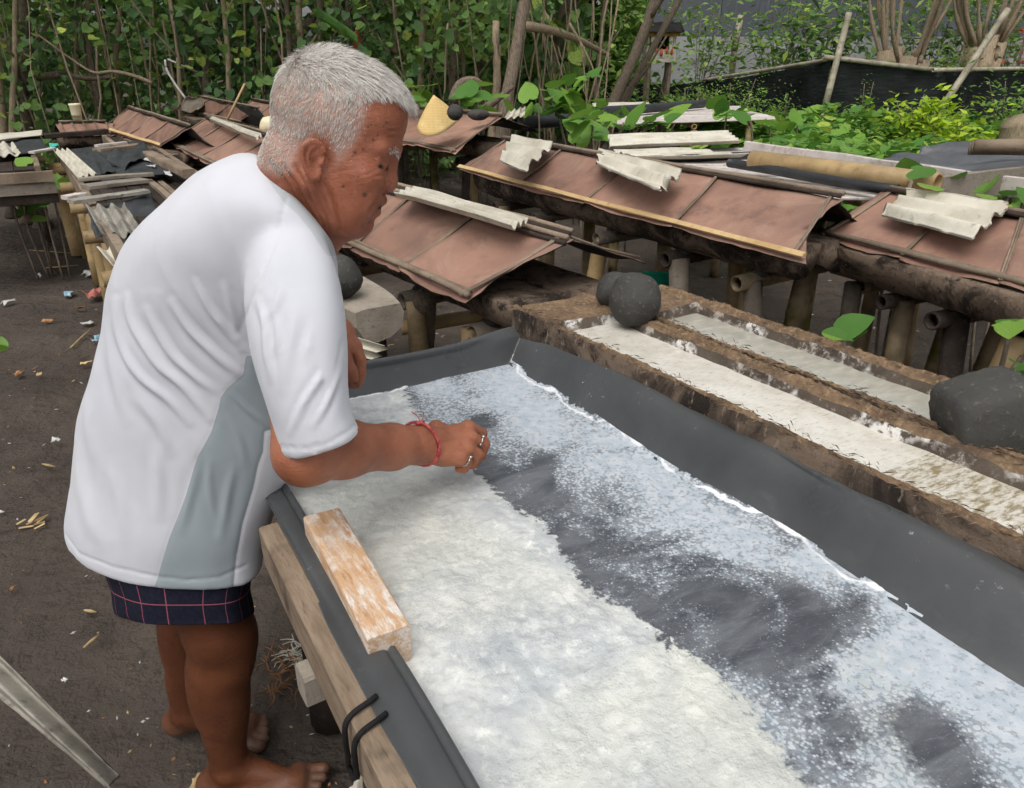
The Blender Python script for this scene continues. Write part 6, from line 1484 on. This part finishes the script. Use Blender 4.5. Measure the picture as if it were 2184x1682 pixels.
folds = [  # points, width px, amplitude m, only-torso flag
    ([(735, 640), (740, 800), (790, 980), (900, 1140), (1060, 1270), (1200, 1420)], 9, .0060, 1), ([(800, 620), (835, 770), (905, 905), (1010, 1060), (1160, 1190), (1330, 1390)], 9, .0075, 1),
    ([(930, 700), (990, 830), (1090, 990), (1220, 1110), (1350, 1210)], 9, .0060, 1), ([(1090, 650), (1200, 820), (1350, 970), (1510, 1110)], 9, .0070, 1), ([(1240, 520), (1330, 690), (1430, 820), (1530, 950)], 8, .0060, 1),
    ([(1420, 540), (1470, 700), (1520, 880)], 8, .0050, 1), ([(690, 780), (700, 1000), (740, 1200), (800, 1420)], 11, .0035, 1), ([(860, 1250), (1000, 1420), (1080, 1600)], 13, .0040, 1), ([(560, 1250), (560, 1450), (600, 1676)], 14, .0035, 1),
    ([(1480, 1230), (1570, 1330), (1690, 1430)], 6, .0035, 1), ([(1440, 1380), (1520, 1520), (1560, 1676)], 8, .0030, 1), ([(980, 1600), (1000, 1800), (1020, 2000)], 14, .004, 1), ([(700, 1700), (760, 1900), (800, 2150)], 16, .0035, 1), ([(1250, 1700), (1200, 1900), (1150, 2100)], 10, .003, 1), ([(500, 1750), (560, 2000), (640, 2200)], 16, .004, 1),
    ([(1330, 1650), (1330, 1850), (1380, 2050)], 9, .0035, 1), ([(1480, 1700), (1440, 1900), (1400, 2150)], 10, .0035, 1),
    ([(1640, 640), (1680, 800), (1690, 980), (1720, 1150)], 8, .0050, 0), ([(1740, 720), (1760, 860), (1740, 980)], 9, .0035, 0), ([(2120, 960), (2040, 1120), (1930, 1290), (1850, 1480)], 8, .0055, 0), ([(2170, 1080), (2080, 1280), (1990, 1440)], 7, .0045, 0), ([(1790, 520), (1760, 650), (1680, 770)], 9, .003, 0), ([(1880, 700), (1830, 950), (1800, 1200)], 14, .0035, 0), ([(2000, 800), (1940, 1000)], 12, .003, 0), ([(2150, 850), (2100, 1010)], 8, .0035, 0)]
dsp = np.zeros(len(SV))
for pts, wd, am, tor in folds:
    d, tt = segdist(spx, [C4(*p) for p in bend([A(*q) for q in pts], 4)]); tap = np.clip(np.sin(np.pi*np.clip(tt, .02, .98)), 0, 1)**.6
    wd = wd*.85; g = np.exp(-(d/wd)**2)-.55*np.exp(-((d-wd*1.9)/(wd*1.1))**2)
    dsp += np.where(sfc & (is_sl != bool(tor)), am*.80*tap*g, 0)
seams = [([(612, 420), (597, 470), (585, 524), (554, 601), (538, 635), (507, 715)], 2.6, -.0032, 0), ([(136, 1140), (165, 1180), (240, 1210), (330, 1231), (400, 1239), (470, 1232), (525, 1205)], 2.4, -.0028, 0), ([(594, 952), (650, 958), (700, 946), (740, 922), (768, 896)], 2.4, -.0028, 0)]
for pts, wd, am, _ in seams:
    d, tt = segdist(spx, pts); dsp += np.where(sfc, am*np.exp(-(d/wd)**2), 0)
rid = np.abs(n3a(SV@np.array([[1, .3, 0], [-.3, 1, .2], [.5, -.2, .45]]), 13)); dsp += np.where(spx[:, 1] < 620, .0030, .0016)*(.3-rid)
dsp += .0020*n3a(SV, 11)+.0012*n3a(SV*A(1, 1, .5), 34)
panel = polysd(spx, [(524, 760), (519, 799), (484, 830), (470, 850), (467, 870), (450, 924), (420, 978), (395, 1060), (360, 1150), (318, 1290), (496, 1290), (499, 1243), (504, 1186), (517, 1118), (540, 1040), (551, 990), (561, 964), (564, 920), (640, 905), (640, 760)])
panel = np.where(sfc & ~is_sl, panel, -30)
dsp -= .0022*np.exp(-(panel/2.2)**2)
SV = SV+sn*dsp[:, None]; SV = smooth_v(SV, SF, 1, .35)
collar = polysd(spx, [(546, 322), (571, 370), (608, 421), (640, 452), (672, 492), (700, 540), (720, 540), (720, 430), (620, 322)]); collar = np.where(sd < 1.20, collar+7, -30)
t = NT('white_jersey')
wv = t.n('ShaderNodeTexWave', wave_type='BANDS', bands_direction='DIAGONAL'); wv.inputs['Scale'].default_value = 130; wv.inputs['Distortion'].default_value = .4; t.l(t.tc.outputs['Object'], wv.inputs[0])
c = t.mix(t.ramp(t.noise(5, 4), .35, .7), srgb(212, 213, 219), srgb(203, 205, 212))
c = t.mix(t.math('MULTIPLY', t.ramp(t.noise(4, 4, .6), .55, .75), .5), c, srgb(196, 193, 187))
c = t.mix(t.math('MULTIPLY', wv.outputs['Fac'], .10), c, srgb(170, 172, 180))
c = t.mix(t.ramp(t.attr('collar'), -.6, .6), c, srgb(186, 193, 198))
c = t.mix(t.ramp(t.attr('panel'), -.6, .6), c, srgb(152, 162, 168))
nm = t.bump(wv.outputs['Fac'], .04, .0008); nm = t.bump(t.noise(600, 2), .15, .0008, nm)
MT['shirt'] = t.out(c, .85, nm, .15)
t.p.inputs['Sheen Weight'].default_value = .15
mesh('t_shirt', SV, SF, MT['shirt'], person, True, attrs=dict(panel=panel, collar=collar))
# ---- checked shorts
sh_st = [((170, 1080), (560, 1080), (385, 1150), 1.50, .15), ((200, 1160), (545, 1170), (385, 1225), 1.51, .155), ((232, 1231), (531, 1236), (388, 1290), 1.53, .158), ((240, 1275), (538, 1280), (392, 1322), 1.545, .158), ((245, 1293), (540, 1296), (394, 1334), 1.55, .158)]
v1, f1 = loft(dens(sh_st, 6), 96, 2.6); nrm_c = v1.copy(); k_ = np.arange(len(v1)) % 96; r_ = np.arange(len(v1))//96
cen = np.array([v1[r_ == r].mean(0) for r in r_]); out = v1-cen; out /= np.linalg.norm(out, axis=1, keepdims=True)
v1 = v1+out*((.005*n2a(k_*.09+2, r_*.02)+.003*np.sin(k_/96*2*math.pi*7+1))*(.3+.7*r_/r_.max()))[:, None]
ang = k_/96.; per = np.minimum(np.abs(((ang*22+.4) % 1)-.5), 1)
mb = MB().add(v1, f1[:-2]+[f1[-2]])
t = NT('checked_cotton')
def line(att, freq, ph, wd):
    x = t.math('FRACT', t.math('ADD', t.math('MULTIPLY', t.attr(att), freq), ph)); return t.math('LESS_THAN', t.math('ABSOLUTE', t.math('SUBTRACT', x, .5)), wd)
g1 = t.math('MAXIMUM', line('ca', 20, .1, .015), line('cl', 13.5, .42, .018))
c = t.mix(t.ramp(t.noise(120, 3), .3, .7), srgb(26, 29, 44), srgb(36, 38, 52))
c = t.mix(t.math('MULTIPLY', g1, .85), c, srgb(176, 92, 108))
MT['shorts'] = t.out(c, .85, t.bump(t.noise(700, 2), .2, .001), .15)
lenz = np.array([.0]+[0]*0); ringc = np.array([v1[r_ == r].mean(0) for r in range(r_.max()+1)]); cum = np.concatenate([[0], np.cumsum(np.linalg.norm(np.diff(ringc, axis=0), axis=1))])
mb_o = mb.build('shorts', MT['shorts'], person)
for nm_, ar in (('ca', ang), ('cl', cum[r_])):
    at = mb_o.data.attributes.new(nm_, 'FLOAT', 'POINT'); at.data.foreach_set('value', ar.astype(np.float32))
so = mb_o.modifiers.new('s', 'SOLIDIFY'); so.thickness = .002; so.offset = -1
# ---- bracelet and two silver rings
def C2(x, y): return (725+x*.2181, 699.6+y*.2181)
fax = unit(hand_c-elb); bc = lerp(elb, wr, .985)+fax*.006+nrm*.002; _, s1, s2 = frame(fax)
br = [bc+fax*(.010*math.cos(a+.8))+(s1*math.cos(a)+s2*math.sin(a))*.0372 for a in np.linspace(0, 2*math.pi, 49)]
brm = simple('braided_thread', srgb(206, 108, 96), srgb(176, 60, 84), 160, .4, .6, .8, col3=srgb(96, 40, 46), s3=300)
root_b = None
for k in range(3):
    pts = []
    for i, p in enumerate(br):
        a = i/48*2*math.pi*14+k*2.094; rdl = unit(p-bc); pts.append(p+rdl*.0016*math.cos(a)+fax*.0018*math.sin(a))
    V, F = tube_geo(pts, .0017, 5); o = mesh('bracelet' if k == 0 else 'bracelet_strand', V, F, brm, person if k == 0 else root_b)
    if k == 0: root_b = o
kp = max(br, key=lambda p: p[2])
V, F = tube_geo([kp-fax*.012, kp, kp+fax*.006], [.003, .0036, .003], 7); mesh('bracelet_knot', V, F, brm, root_b)
for dx_ in (-.006, .004):
    V, F = tube_geo(bend([kp, kp+A(dx_, .004, .010), kp+A(dx_*2-.004, .006, .018)], 3), .0009, 5); mesh('bracelet_tail', V, F, brm, root_b)
silver = simple('silver', srgb(196, 194, 188), srgb(150, 148, 142), 200, rough=.28, metal=1, b=None)
for k, f in (('m', .52), ('p', .70)):
    a_, b_ = fing[k][0], fing[k][1]; c = lerp(a_, b_, f); dd, s1, s2 = frame(b_-a_); R = lerp(fr_[k][0], fr_[k][1], f)+.0012
    ptsr = [c+(s1*math.cos(q)+s2*math.sin(q))*R for q in np.linspace(0, 2*math.pi, 25)]
    V, F = tube_geo(ptsr, .0015, 6, flat=1.3); ro = mesh('ring', V, F, silver, person)
    tv = unit(nrm-dd*(nrm@dd)); V, F = rock_geo(c+tv*(R+.002), (.0042, .0036, .0024), 2, 2, .05); mesh('ring_setting', V, F, silver, ro)
